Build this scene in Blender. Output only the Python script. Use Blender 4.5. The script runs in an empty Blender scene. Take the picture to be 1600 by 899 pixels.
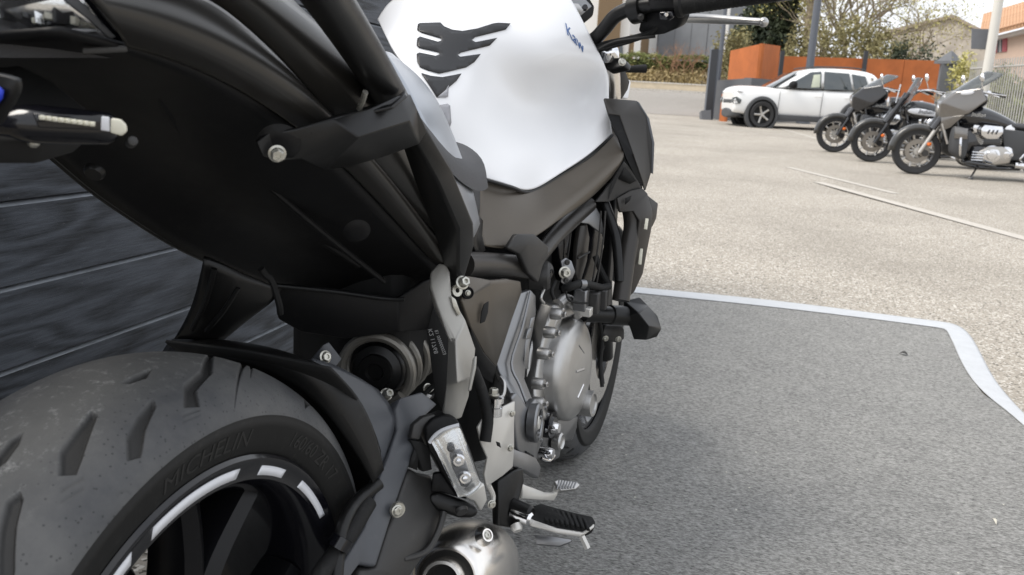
import bpy, bmesh, math, random
import numpy as np
from mathutils import Vector, Matrix, noise as mnoise
random.seed(7)
R_ = math.radians
S = bpy.context.scene
# ---------------------------------------------------------------- camera
CAM = Vector((-.70, -.53, .88)); YAW, PITCH, ROLL, FPX = R_(17.7), R_(12.2), R_(3.3), 1430.0
_f = Vector((math.cos(YAW)*math.cos(PITCH), math.sin(YAW)*math.cos(PITCH), -math.sin(PITCH)))
_r = Vector((math.sin(YAW), -math.cos(YAW), 0)); _u = _r.cross(_f)
RT = _r*math.cos(ROLL)+_u*math.sin(ROLL); UP = -_r*math.sin(ROLL)+_u*math.cos(ROLL); FW = _f
cd = bpy.data.cameras.new('camera'); cam = bpy.data.objects.new('camera', cd); S.collection.objects.link(cam)
cd.sensor_width = 36; cd.lens = 36*FPX/1600; cd.clip_end = 2000; cd.clip_start = .02
m = Matrix((RT, UP, -FW)).transposed().to_4x4(); m.translation = CAM; cam.matrix_world = m
cd.dof.use_dof = True; cd.dof.focus_distance = 1.25; cd.dof.aperture_fstop = 14
S.camera = cam
# ---------------------------------------------------------------- light
S.view_settings.view_transform = 'Standard'; S.view_settings.look = 'None'; S.view_settings.gamma = 1
S.view_settings.exposure = 0.35
W = bpy.data.worlds.new('World'); S.world = W; W.use_nodes = True
nt = W.node_tree; bg = nt.nodes['Background']
sky = nt.nodes.new('ShaderNodeTexSky'); sky.sky_type = 'NISHITA'; sky.sun_disc = False
SUN_EL, SUN_AZ = R_(54), R_(112)
sky.sun_elevation = SUN_EL; sky.sun_rotation = R_(90)-SUN_AZ; sky.dust_density = 4; sky.air_density = 1.5
# bright overcast: the clear sky seen through an even white cloud deck
mixn = nt.nodes.new('ShaderNodeMix'); mixn.data_type = 'RGBA'; mixn.inputs[0].default_value = .80
tcw = nt.nodes.new('ShaderNodeTexCoord'); nzw = nt.nodes.new('ShaderNodeTexNoise'); nzw.inputs['Scale'].default_value = 2.2
rmp = nt.nodes.new('ShaderNodeValToRGB'); rmp.color_ramp.elements[0].color = (10.2, 10.8, 12., 1); rmp.color_ramp.elements[1].color = (15, 15.2, 15.6, 1)
rmp.color_ramp.elements[0].position = .3; rmp.color_ramp.elements[1].position = .7
nt.links.new(tcw.outputs['Generated'], nzw.inputs['Vector']); nt.links.new(nzw.outputs['Fac'], rmp.inputs['Fac'])
nt.links.new(sky.outputs[0], mixn.inputs[6]); nt.links.new(rmp.outputs[0], mixn.inputs[7])
nt.links.new(mixn.outputs[2], bg.inputs['Color']); bg.inputs['Strength'].default_value = .088
sd = bpy.data.lights.new('sun', 'SUN'); sun = bpy.data.objects.new('sun', sd); S.collection.objects.link(sun)
sd.energy = 2.3; sd.angle = R_(28); sd.color = (1, .95, .88)
sdir = Vector((math.cos(SUN_EL)*math.cos(SUN_AZ), math.cos(SUN_EL)*math.sin(SUN_AZ), math.sin(SUN_EL)))
sun.rotation_euler = sdir.to_track_quat('Z', 'Y').to_euler()
# ---------------------------------------------------------------- helpers
def at(px, py, x=None, y=None, z=None, d=None):
    """point of the place seen at photo position (px,py), at a known distance along / across the motorcycle"""
    r = FW*FPX+RT*(px-800)-UP*(py-449.5)
    if x is not None: t = (x-CAM.x)/r.x
    elif y is not None: t = (y-CAM.y)/r.y
    elif z is not None: t = (z-CAM.z)/r.z
    else: t = d/FPX
    return CAM+r*t
def proj(X):
    d = Vector(X)-CAM; z = d.dot(FW); return 800+FPX*d.dot(RT)/z, 449.5-FPX*d.dot(UP)/z
def V(t, mode='x'):
    if isinstance(t, Vector): return t
    return at(t[0], t[1], **{mode: t[2]})
COL = S.collection
def org(p):
    v = Vector((0, 0, 0))
    while p is not None: v = v+p.location; p = p.parent
    return v
def tag(o, label=None, cat=None, group=None, kind=None):
    if label: o['label'] = label
    if cat: o['category'] = cat
    if group: o['group'] = group
    if kind: o['kind'] = kind
    return o
def empty(name, loc, rz=0, parent=None):
    o = bpy.data.objects.new(name, None); COL.objects.link(o); o.location = loc; o.rotation_euler = (0, 0, rz); o.empty_display_size = .1
    if parent: o.parent = parent
    return o
def link(name, bm, mt, parent=None, smooth=35, local=False):
    """link a bmesh (world coordinates unless local) as one mesh object"""
    me = bpy.data.meshes.new(name); bm.to_mesh(me); bm.free()
    return linkme(name, me, mt, parent, smooth, local)
def linkme(name, me, mt, parent=None, smooth=35, local=False):
    if parent is not None and not local:
        me.transform(Matrix.Translation(-org(parent)))
    if smooth:
        me.shade_smooth(); me.set_sharp_from_angle(angle=R_(smooth))
    for q in (mt if isinstance(mt, (list, tuple)) else [mt]): me.materials.append(q)
    o = bpy.data.objects.new(name, me); COL.objects.link(o)
    if parent is not None: o.parent = parent
    return o
def face_cam(bm):
    n = Vector(); c = Vector()
    for f in bm.faces: n += f.normal*f.calc_area()
    for v in bm.verts: c += v.co
    c /= len(bm.verts)
    if n.dot(CAM-c) < 0: bmesh.ops.reverse_faces(bm, faces=bm.faces[:])
    return bm
def patch(name, rows, mt, parent, thick=.003, sub=2, mode='x', smooth=50, flip=False):
    bm = bmesh.new(); g = [[bm.verts.new(V(t, mode)) for t in r] for r in rows]
    for i in range(len(g)-1):
        for j in range(len(g[0])-1): bm.faces.new((g[i][j], g[i][j+1], g[i+1][j+1], g[i+1][j]))
    bm.normal_update(); face_cam(bm)
    if flip: bmesh.ops.reverse_faces(bm, faces=bm.faces[:])
    o = link(name, bm, mt, parent, smooth)
    if sub:
        md = o.modifiers.new('s', 'SUBSURF'); md.levels = md.render_levels = sub; md.boundary_smooth = 'PRESERVE_CORNERS'
    if thick:
        sm = o.modifiers.new('t', 'SOLIDIFY'); sm.thickness = thick; sm.offset = -1
    return o
def bevel(o, w, seg=2, ang=30):
    if w:
        b = o.modifiers.new('b', 'BEVEL'); b.width = w; b.segments = seg; b.limit_method = 'ANGLE'; b.angle_limit = R_(ang); b.harden_normals = False
    return o
def facet(name, vs, fs, mt, parent, thick=.004, bv=.0015, mode='x', smooth=28, seg=2):
    bm = bmesh.new(); v = [bm.verts.new(V(t, mode)) for t in vs]
    for f in fs: bm.faces.new([v[i] for i in f])
    bmesh.ops.recalc_face_normals(bm, faces=bm.faces[:]); bm.normal_update(); face_cam(bm)
    o = link(name, bm, mt, parent, smooth)
    if thick:
        sm = o.modifiers.new('t', 'SOLIDIFY'); sm.thickness = thick; sm.offset = -1
    return bevel(o, bv, seg)
def plate(name, outl, mt, parent, thick=.01, bv=.002, mode='x', push=None, seg=2):
    return facet(name, outl, [list(range(len(outl)))], mt, parent, thick, bv, mode, seg=seg)
def crom(pts, n):
    out = []
    for i in range(len(pts)-1):
        p0 = pts[max(i-1, 0)]; p1 = pts[i]; p2 = pts[i+1]; p3 = pts[min(i+2, len(pts)-1)]
        for k in range(n):
            t = k/n
            out.append(.5*((2*p1)+(p2-p0)*t+(2*p0-5*p1+4*p2-p3)*t*t+(3*p1-p0-3*p2+p3)*t**3))
    out.append(pts[-1]); return out
def sweep(bm, pts, rad, n=12, cap=True, flat=1.0, up0=None):
    rs = rad if isinstance(rad, (list, tuple)) else [rad]*len(pts)
    tang = [(pts[min(i+1, len(pts)-1)]-pts[max(i-1, 0)]).normalized() for i in range(len(pts))]
    u = up0 or Vector((0, 0, 1))
    if abs(u.dot(tang[0])) > .95: u = Vector((0, 1, 0))
    rings = []
    for p, t, r in zip(pts, tang, rs):
        u = (u-t*u.dot(t)).normalized(); w = t.cross(u)
        rings.append([bm.verts.new(p+(u*math.cos(a)*flat+w*math.sin(a))*r) for a in [2*math.pi*k/n for k in range(n)]])
    for a, b in zip(rings, rings[1:]):
        for k in range(n): bm.faces.new((a[k], a[(k+1) % n], b[(k+1) % n], b[k]))
    if cap:
        bm.faces.new(rings[0][::-1]); bm.faces.new(rings[-1])
    return bm
def tube(name, pts, rad, mt, parent, n=12, mode='x', sm=4, flat=1.0, bm=None):
    p = [V(t, mode) for t in pts]
    rs = rad
    if isinstance(rad, (list, tuple)):
        q = crom([Vector((r, 0, 0)) for r in rad], sm); rs = [v.x for v in q]
    pp = crom(p, sm) if sm > 1 else p
    own = bm is None; bm = bm or bmesh.new(); sweep(bm, pp, rs, n, flat=flat)
    if own:
        bmesh.ops.recalc_face_normals(bm, faces=bm.faces[:])
        return link(name, bm, mt, parent)
def frame(axis):
    a = Vector(axis).normalized(); u = Vector((0, 0, 1))
    if abs(a.z) > .9: u = Vector((1, 0, 0))
    u = (u-a*u.dot(a)).normalized(); return a, u, a.cross(u)
def revolve(bm, c, axis, prof, n=48, a0=0, a1=2*math.pi):
    a, u, w = frame(axis); full = abs(a1-a0-2*math.pi) < 1e-6; rings = []
    for r, h in prof:
        if r < 1e-6: rings.append([bm.verts.new(Vector(c)+a*h)]); continue
        cnt = n if full else n+1
        rings.append([bm.verts.new(Vector(c)+a*h+(u*math.cos(t)+w*math.sin(t))*r) for t in [a0+(a1-a0)*k/n for k in range(cnt)]])
    for p, q in zip(rings, rings[1:]):
        L = n if full else n
        for k in range(L):
            k2 = (k+1) % n if full else k+1
            if len(p) == 1 and len(q) == 1: continue
            if len(p) == 1: bm.faces.new((p[0], q[k2], q[k]))
            elif len(q) == 1: bm.faces.new((p[k], p[k2], q[0]))
            else: bm.faces.new((p[k], p[k2], q[k2], q[k]))
    return bm
def lathe(name, c, axis, prof, mt, parent, n=48, smooth=35):
    bm = revolve(bmesh.new(), c, axis, prof, n); bmesh.ops.recalc_face_normals(bm, faces=bm.faces[:])
    return link(name, bm, mt, parent, smooth)
def box_bm(bm, c, half, rot=None):
    vs = []
    for sx in (-1, 1):
        for sy in (-1, 1):
            for sz in (-1, 1):
                v = Vector((sx*half[0], sy*half[1], sz*half[2]))
                if rot: v = rot @ v
                vs.append(bm.verts.new(Vector(c)+v))
    for f in ((0, 1, 3, 2), (4, 6, 7, 5), (0, 4, 5, 1), (2, 3, 7, 6), (0, 2, 6, 4), (1, 5, 7, 3)): bm.faces.new([vs[i] for i in f])
    return bm
def box(name, c, half, mt, parent=None, bv=0, rot=None, local=False):
    o = link(name, box_bm(bmesh.new(), c, half, rot), mt, parent, 30, local); bevel(o, bv); return o
def bolt(c, axis, r, mt, parent, h=None, name='bolt'):
    h = h or r*.9
    bm = revolve(bmesh.new(), c, axis, [(0, 0), (r*1.25, 0), (r*1.25, r*.18), (r*.95, r*.3)], 20)
    revolve(bm, c, axis, [(r*.97, r*.25), (r*.97, h*.85), (r*.8, h), (r*.45, h), (r*.4, h*.7), (0, h*.7)], 6)
    bmesh.ops.recalc_face_normals(bm, faces=bm.faces[:])
    return link(name, bm, mt, parent, 30)
def copy_tree(o, parent=None):
    c = o.copy(); COL.objects.link(c); c.parent = parent
    for ch in list(o.children): copy_tree(ch, c)
    return c
def textmesh(s, size=1, depth=.0):
    cu = bpy.data.curves.new('lettering', 'FONT'); cu.body = s; cu.size = size; cu.extrude = depth; cu.resolution_u = 3; cu.align_x = 'CENTER'
    o = bpy.data.objects.new('lettering', cu); COL.objects.link(o)
    me = bpy.data.meshes.new_from_object(o.evaluated_get(bpy.context.evaluated_depsgraph_get()))
    bpy.data.objects.remove(o); bpy.data.curves.remove(cu); return me
# ---------------------------------------------------------------- materials
def newmat(name):
    mt = bpy.data.materials.new(name); mt.use_nodes = True
    return mt, mt.node_tree, mt.node_tree.nodes['Principled BSDF']
def mk(name, col, rough=.5, metal=0., bump=0., bscale=300., var=.0, vscale=12., coat=0., spec=.5, dust=0., dustcol=(.25, .24, .22), rvar=.0, trans=0., ior=1.45, stretch=(1, 1, 1), emit=0.):
    mt, t, b = newmat(name); N = t.nodes; L = t.links
    b.inputs['Base Color'].default_value = (*col, 1); b.inputs['Roughness'].default_value = rough; b.inputs['Metallic'].default_value = metal
    b.inputs['Specular IOR Level'].default_value = spec; b.inputs['Coat Weight'].default_value = coat; b.inputs['Coat Roughness'].default_value = .06
    if trans: b.inputs['Transmission Weight'].default_value = trans; b.inputs['IOR'].default_value = ior
    if emit: b.inputs['Emission Color'].default_value = (*col, 1); b.inputs['Emission Strength'].default_value = emit
    tc = N.new('ShaderNodeTexCoord'); mp = N.new('ShaderNodeMapping'); mp.inputs['Scale'].default_value = stretch
    L.new(tc.outputs['Object'], mp.inputs['Vector'])
    if var or dust or rvar:
        n1 = N.new('ShaderNodeTexNoise'); n1.inputs['Scale'].default_value = vscale; n1.inputs['Detail'].default_value = 6; n1.inputs['Roughness'].default_value = .65
        L.new(mp.outputs[0], n1.inputs['Vector'])
        src = None
        if var:
            mx = N.new('ShaderNodeMix'); mx.data_type = 'RGBA'
            rp = N.new('ShaderNodeMapRange'); rp.inputs[1].default_value = .3; rp.inputs[2].default_value = .7
            L.new(n1.outputs['Fac'], rp.inputs[0]); L.new(rp.outputs[0], mx.inputs[0])
            mx.inputs[6].default_value = (*[c*(1-var) for c in col], 1); mx.inputs[7].default_value = (*[min(1, c*(1+var)) for c in col], 1)
            src = mx.outputs[2]; L.new(src, b.inputs['Base Color'])
        if dust:
            n2 = N.new('ShaderNodeTexNoise'); n2.inputs['Scale'].default_value = vscale*6; n2.inputs['Detail'].default_value = 8; n2.inputs['Roughness'].default_value = .8
            L.new(mp.outputs[0], n2.inputs['Vector'])
            r2 = N.new('ShaderNodeMapRange'); r2.inputs[1].default_value = .55; r2.inputs[2].default_value = .8; r2.inputs[4].default_value = dust
            L.new(n2.outputs['Fac'], r2.inputs[0])
            m2 = N.new('ShaderNodeMix'); m2.data_type = 'RGBA'; L.new(r2.outputs[0], m2.inputs[0])
            if src: L.new(src, m2.inputs[6])
            else: m2.inputs[6].default_value = (*col, 1)
            m2.inputs[7].default_value = (*dustcol, 1); L.new(m2.outputs[2], b.inputs['Base Color'])
        if rvar:
            r3 = N.new('ShaderNodeMapRange'); r3.inputs[3].default_value = max(0, rough-rvar); r3.inputs[4].default_value = min(1, rough+rvar)
            L.new(n1.outputs['Fac'], r3.inputs[0]); L.new(r3.outputs[0], b.inputs['Roughness'])
    if bump:
        n3 = N.new('ShaderNodeTexNoise'); n3.inputs['Scale'].default_value = bscale; n3.inputs['Detail'].default_value = 3
        L.new(mp.outputs[0], n3.inputs['Vector'])
        bp = N.new('ShaderNodeBump'); bp.inputs['Strength'].default_value = bump; bp.inputs['Distance'].default_value = .3/bscale
        L.new(n3.outputs['Fac'], bp.inputs['Height']); L.new(bp.outputs[0], b.inputs['Normal'])
    return mt
M = {}
M['blackplastic'] = mk('black_plastic', (.0055, .0055, .006), .48, spec=.22, bump=.35, bscale=900, dust=.12, vscale=14, rvar=.1, dustcol=(.12, .115, .1))
M['blacksatin'] = mk('black_satin', (.007, .007, .007), .36, spec=.34, bump=.08, bscale=600, rvar=.08, dust=.06, vscale=10)
M['blackgloss'] = mk('black_gloss', (.005, .005, .007), .14, coat=.25, spec=.4, dust=.08, vscale=30)
M['blackrubber'] = mk('black_rubber', (.010, .010, .010), .7, spec=.3, bump=.4, bscale=700, dust=.12)
M['panel'] = mk('side_panel_sky_reflection', (.36, .38, .41), .30, metal=.6, bump=.05, bscale=900)  # satin black panel; grey base colour stands in for the reflected sky
M['slate'] = mk('slate_plastic', (.062, .066, .074), .40, bump=.25, bscale=900, var=.12, vscale=18, dust=.1)
M['gunmetal'] = mk('gunmetal_paint', (.040, .039, .038), .45, metal=.25, bump=.1, bscale=900, var=.1, dust=.06)
M['bronze'] = mk('bronze_grey_paint', (.100, .087, .071), .36, metal=.5, bump=.05, bscale=900, var=.06, rvar=.06)
M['bronzedark'] = mk('dark_bronze_paint', (.038, .035, .032), .36, metal=.35, rvar=.06)
M['alu'] = mk('cast_aluminium', (.47, .465, .455), .40, metal=1., bump=.12, bscale=1200, var=.08, rvar=.1, vscale=25)
M['aludark'] = mk('grey_aluminium', (.24, .243, .25), .36, metal=.95, bump=.15, bscale=1000, var=.1, vscale=25)
M['casting'] = mk('frame_casting_paint', (.24, .243, .25), .38, metal=.9, bump=.1, bscale=1000, var=.06)
M['steel'] = mk('brushed_steel', (.80, .77, .73), .24, metal=1., bump=.06, bscale=500, rvar=.06, var=.06, vscale=10)
M['cowl'] = mk('cowl_satin_paint', (.018, .017, .0155), .30, spec=.5, bump=.05, bscale=900, rvar=.05)
M['hanger'] = mk('light_bronze_paint', (.34, .33, .305), .42, metal=.4, bump=.05, bscale=900, var=.06)
M['zinc'] = mk('zinc_bolt', (.50, .49, .44), .36, metal=.85, var=.25, vscale=140, bump=.2, bscale=900)
M['champagne'] = mk('champagne_aluminium', (.60, .585, .55), .42, metal=.5, bump=.1, bscale=1000, var=.05)
M['chrome'] = mk('chrome', (.75, .75, .76), .1, metal=1.)
M['white'] = mk('white_pearl_paint', (.82, .822, .83), .30, bump=.03, bscale=1500, coat=.0)
M['pad'] = mk('tank_pad_rubber', (.011, .011, .012), .42, bump=.3, bscale=900)
M['padclear'] = mk('clear_pad', (.32, .32, .34), .3)
M['seat'] = mk('seat_leather', (.04, .04, .043), .6, bump=1., bscale=700, var=.15)
M['void'] = mk('void_black', (.006, .006, .006), .8)  # near-black for hidden parts, and for shade painted into slots and recesses
M['stripe'] = mk('rim_tape', (.66, .67, .70), .4, bump=.1, bscale=500, dust=.1)
M['glass'] = mk('clear_glass', (.9, .93, .95), .04, trans=.9, spec=.5)
M['lens'] = mk('clear_lens', (.93, .94, .95), .05, trans=.97, ior=1.3, spec=.25)
M['reflector'] = mk('lamp_reflector', (.75, .75, .74), .18, metal=.9, bump=.18, bscale=320)
M['cream'] = mk('led_cream', (.68, .66, .55), .35)
M['blue'] = mk('plate_blue', (.01, .04, .55), .4)
M['platewhite'] = mk('plate_white', (.7, .7, .7), .35)
M['letter'] = mk('raised_rubber', (.015, .0148, .014), .5)
M['print'] = mk('pale_print', (.5, .5, .5), .5)
M['rimblack'] = mk('rim_black', (.004, .004, .005), .3, spec=.25)
M['spring'] = mk('spring_paint', (.20, .19, .17), .35, metal=.5, dust=.3)
# ---------------------------------------------------------------- the setting
def gz(x):
    if x < 10: return 0.
    if x < 28: return .018*(x-10)
    if x < 60: return .324+.03*(x-28)
    return 1.284
def gp(px, py, dz=0.):
    z = 0.
    for _ in range(60):
        p = at(px, py, z=z)
        if p.x < 0 or p.x > 300: p = at(px, py, x=60)
        z = .5*z+.5*gz(p.x)
    p.z = gz(p.x)+dz; return p
def groundmat(name, c1, c2, c3, s1, fleck, rough=.95, bump=.7, stain=.25, dark=.1):
    mt, t, b = newmat(name); N = t.nodes; L = t.links
    b.inputs['Roughness'].default_value = rough; b.inputs['Specular IOR Level'].default_value = .25
    tc = N.new('ShaderNodeTexCoord')
    def noise(sc, det=4, ro=.6):
        n = N.new('ShaderNodeTexNoise'); n.inputs['Scale'].default_value = sc; n.inputs['Detail'].default_value = det; n.inputs['Roughness'].default_value = ro
        L.new(tc.outputs['Object'], n.inputs['Vector']); return n
    def ramp(src, lo, hi):
        r = N.new('ShaderNodeMapRange'); r.inputs[1].default_value = lo; r.inputs[2].default_value = hi; L.new(src, r.inputs[0]); return r.outputs[0]
    def mix(f, a, bb):
        x = N.new('ShaderNodeMix'); x.data_type = 'RGBA'; L.new(f, x.inputs[0])
        for i, q in ((6, a), (7, bb)):
            if isinstance(q, tuple): x.inputs[i].default_value = (*q, 1)
            else: L.new(q, x.inputs[i])
        return x.outputs[2]
    vo = N.new('ShaderNodeTexVoronoi'); vo.inputs['Scale'].default_value = s1; L.new(tc.outputs['Object'], vo.inputs['Vector'])
    g1 = mix(ramp(noise(s1*.9, 6, .75).outputs['Fac'], .36, .64), c1, c2)
    sepc = N.new('ShaderNodeSeparateColor'); L.new(vo.outputs['Color'], sepc.inputs[0])
    g2 = mix(ramp(sepc.outputs[0], .80, .86), g1, c3)                # pale chippings
    g3 = mix(ramp(sepc.outputs[1], 1-dark, 1-dark+.02), g2, tuple(q*.35 for q in c1))
    n5 = noise(.55, 5, .6); st = ramp(n5.outputs['Fac'], .42, .72)
    ml = N.new('ShaderNodeMath'); ml.operation = 'MULTIPLY'; L.new(st, ml.inputs[0]); ml.inputs[1].default_value = stain
    g4 = mix(ml.outputs[0], g3, tuple(q*.62 for q in c1))
    L.new(g4, b.inputs['Base Color'])
    bp = N.new('ShaderNodeBump'); bp.inputs['Strength'].default_value = bump; bp.inputs['Distance'].default_value = .25/s1
    L.new(vo.outputs['Distance'], bp.inputs['Height']); L.new(bp.outputs[0], b.inputs['Normal'])
    return mt
M['ground'] = groundmat('worn_tan_asphalt', (.275, .247, .206), (.405, .37, .318), (.60, .565, .51), 130, 0, stain=.42, dark=.10, bump=.5)
M['road'] = groundmat('grey_road', (.27, .25, .225), (.32, .30, .275), (.36, .34, .31), 40, 0, stain=.15)
M['path'] = groundmat('pale_pavement', (.52, .49, .44), (.58, .55, .5), (.62, .6, .56), 30, 0, stain=.1)
M['paint'] = mk('worn_white_paint', (.46, .43, .385), .9, var=.10, vscale=30, spec=.2)
# parking ground, one sheet that rises gently towards the road and runs on to the horizon
xs = [-60, -8, -2, 0, 2, 4, 6, 8, 9, 10, 11, 12, 14, 17, 20, 24, 27, 28, 29, 31, 36, 42, 50, 58, 60, 64, 100, 250, 900]
ys = [-600, -150, -60, -30, -15, -8, -4, -2, 0, 2, 4, 8, 15, 30, 60, 150, 600]
bm = bmesh.new(); g = [[bm.verts.new((x, y, gz(x))) for y in ys] for x in xs]
for i in range(len(xs)-1):
    for j in range(len(ys)-1): bm.faces.new((g[i][j], g[i+1][j], g[i+1][j+1], g[i][j+1]))
bmesh.ops.recalc_face_normals(bm, faces=bm.faces[:])
tag(link('ground', bm, M['ground'], smooth=0), kind='structure')
def sheet(name, pts, mt, kind='structure', lift=.004, thick=0):
    bm = bmesh.new(); vs = [bm.verts.new((p.x, p.y, p.z+lift)) for p in pts]; f = bm.faces.new(vs)
    if f.normal.z < 0: f.normal_flip()
    if thick:
        r = bmesh.ops.extrude_face_region(bm, geom=[f])
        for v in [q for q in r['geom'] if isinstance(q, bmesh.types.BMVert)]: v.co.z += thick
        bmesh.ops.recalc_face_normals(bm, faces=bm.faces[:])
    o = link(name, bm, mt, smooth=0)
    if kind: tag(o, kind=kind)
    return o
# road beyond the gate, its edge lines, far kerb and pavement
def strip_pts(x0, x1, y0=-140, y1=140): return [Vector((x0, y0, gz(x0))), Vector((x0, y1, gz(x0))), Vector((x1, y1, gz(x1))), Vector((x1, y0, gz(x1)))]
RX0 = gp(1050, 180).x; RX1 = gp(1050, 154).x
sheet('road', strip_pts(RX0, RX1), M['road'], lift=.006)
xl = gp(1050, 163).x
sheet('road_line', strip_pts(xl, xl+.35), M['paint'], lift=.011)
bm = bmesh.new(); box_bm(bm, (RX1+.15, 0, gz(RX1)+.07), (.15, 140, .07)); tag(link('kerb', bm, M['path'], smooth=0), kind='structure')
bm = bmesh.new(); box_bm(bm, (RX1+1.3, 0, gz(RX1)+.065), (.998, 140, .065)); tag(link('pavement', bm, M['path'], smooth=0), kind='structure')
# faded bay lines painted on the parking ground
def line_on_ground(a, b, w):
    p, q = gp(*a), gp(*b); d = (q-p); d.z = 0; n = Vector((-d.y, d.x, 0)).normalized()*w/2
    sheet('parking_line', [p-n, q-n, q+n, p+n], M['paint'], lift=.004)
line_on_ground((1278, 285), (1640, 384), .14); line_on_ground((1232, 262), (1400, 303), .11); line_on_ground((1215, 200), (1330, 232), .10)
# ---- carpet under the motorcycle, with its taped edge
def carpetmat():
    mt, t, b = newmat('grey_carpet'); N = t.nodes; L = t.links; b.inputs['Roughness'].default_value = 1; b.inputs['Specular IOR Level'].default_value = .1
    tc = N.new('ShaderNodeTexCoord'); mp = N.new('ShaderNodeMapping'); mp.inputs['Scale'].default_value = (1, .38, 1); mp.inputs['Rotation'].default_value = (0, 0, .3); L.new(tc.outputs['Object'], mp.inputs[0])
    n = N.new('ShaderNodeTexNoise'); n.inputs['Scale'].default_value = 260; n.inputs['Detail'].default_value = 5; n.inputs['Roughness'].default_value = .7; L.new(mp.outputs[0], n.inputs[0])
    n2 = N.new('ShaderNodeTexNoise'); n2.inputs['Scale'].default_value = 5; n2.inputs['Detail'].default_value = 6; n2.inputs['Roughness'].default_value = .7; L.new(tc.outputs['Object'], n2.inputs[0])
    r = N.new('ShaderNodeValToRGB'); r.color_ramp.elements[0].position = .3; r.color_ramp.elements[0].color = (.060, .0595, .057, 1); r.color_ramp.elements[1].position = .72; r.color_ramp.elements[1].color = (.45, .445, .427, 1)
    L.new(n.outputs['Fac'], r.inputs[0])
    m1 = N.new('ShaderNodeMix'); m1.data_type = 'RGBA'; m1.blend_type = 'MULTIPLY'; m1.inputs[0].default_value = 1
    r2 = N.new('ShaderNodeValToRGB'); r2.color_ramp.elements[0].position = .3; r2.color_ramp.elements[0].color = (.90, .90, .90, 1); r2.color_ramp.elements[1].position = .7; r2.color_ramp.elements[1].color = (1.05, 1.05, 1.04, 1); L.new(n2.outputs['Fac'], r2.inputs[0])
    L.new(r.outputs[0], m1.inputs[6]); L.new(r2.outputs[0], m1.inputs[7])
    vo = N.new('ShaderNodeTexVoronoi'); vo.inputs['Scale'].default_value = 30; L.new(tc.outputs['Object'], vo.inputs[0])
    lt = N.new('ShaderNodeMath'); lt.operation = 'LESS_THAN'; lt.inputs[1].default_value = .075; L.new(vo.outputs['Distance'], lt.inputs[0])
    sc = N.new('ShaderNodeSeparateColor'); L.new(vo.outputs['Color'], sc.inputs[0]); gt = N.new('ShaderNodeMath'); gt.operation = 'GREATER_THAN'; gt.inputs[1].default_value = .9; L.new(sc.outputs[0], gt.inputs[0])
    mu = N.new('ShaderNodeMath'); mu.operation = 'MULTIPLY'; L.new(lt.outputs[0], mu.inputs[0]); L.new(gt.outputs[0], mu.inputs[1])
    m2 = N.new('ShaderNodeMix'); m2.data_type = 'RGBA'; L.new(mu.outputs[0], m2.inputs[0]); L.new(m1.outputs[2], m2.inputs[6]); m2.inputs[7].default_value = (.6, .58, .5, 1)
    L.new(m2.outputs[2], b.inputs['Base Color'])
    bp = N.new('ShaderNodeBump'); bp.inputs['Strength'].default_value = .8; bp.inputs['Distance'].default_value = .004; L.new(n.outputs['Fac'], bp.inputs['Height']); L.new(bp.outputs[0], b.inputs['Normal'])
    return mt
M['carpet'] = carpetmat()
M['tape'] = mk('silver_tape', (.47, .485, .50), .5, bump=.25, bscale=60, var=.06, vscale=20, dust=.5, dustcol=(.2, .2, .2))
inner = [gp(*q) for q in [(1005, 463), (1200, 482), (1400, 507), (1466, 516.2), (1478, 518), (1483, 527), (1492, 545), (1506, 580), (1535, 620), (1585, 655), (1625, 700)]]
outer = [gp(*q) for q in [(1005, 452), (1200, 469), (1400, 496), (1468, 504), (1486, 507), (1500, 512), (1516, 524), (1535, 560), (1553, 598), (1590, 640), (1640, 690)]]
e = (inner[2]-inner[0]).normalized()
farleft = inner[0]-e*.30
cp = [farleft]+inner+[Vector((1.0, -1.6, 0)), Vector((-1.2, -1.75, 0)), Vector((-1.2, .36, 0)), Vector((.6, .41, 0))]
carpet = sheet('carpet', cp, M['carpet'], None, .004, .006)
tag(carpet, 'large grey speckled carpet laid on the ground under the naked motorcycle', 'carpet')
bm = bmesh.new()
ol = [outer[0]-e*.30]+outer+[Vector((1.0, -1.68, 0)), Vector((-1.2, -1.83, 0))]; il = [farleft]+inner+[Vector((1.0, -1.6, 0)), Vector((-1.2, -1.75, 0))]
# resample both edges and lay the tape as a wavy ribbon lapping over the carpet edge
vi = []
for k, (a, b_) in enumerate(zip(il, ol)):
    mid = (a+b_)/2
    vi.append([bm.verts.new(a+(a-b_)*.04+Vector((0, 0, .013))), bm.verts.new(mid+Vector((0, 0, .0135))), bm.verts.new(b_+Vector((0, 0, .006)))])
for p, q in zip(vi, vi[1:]):
    for k in range(2): bm.faces.new((p[k], p[k+1], q[k+1], q[k]))
bmesh.ops.recalc_face_normals(bm, faces=bm.faces[:])
tp = link('edge_tape', bm, M['tape'], smooth=60); md = tp.modifiers.new('s', 'SUBSURF'); md.levels = md.render_levels = 2; md.boundary_smooth = 'PRESERVE_CORNERS'
sm = tp.modifiers.new('t', 'SOLIDIFY'); sm.thickness = .001
tag(tp, 'pale silver tape strip bordering the far and right edges of the grey carpet', 'tape')
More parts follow.
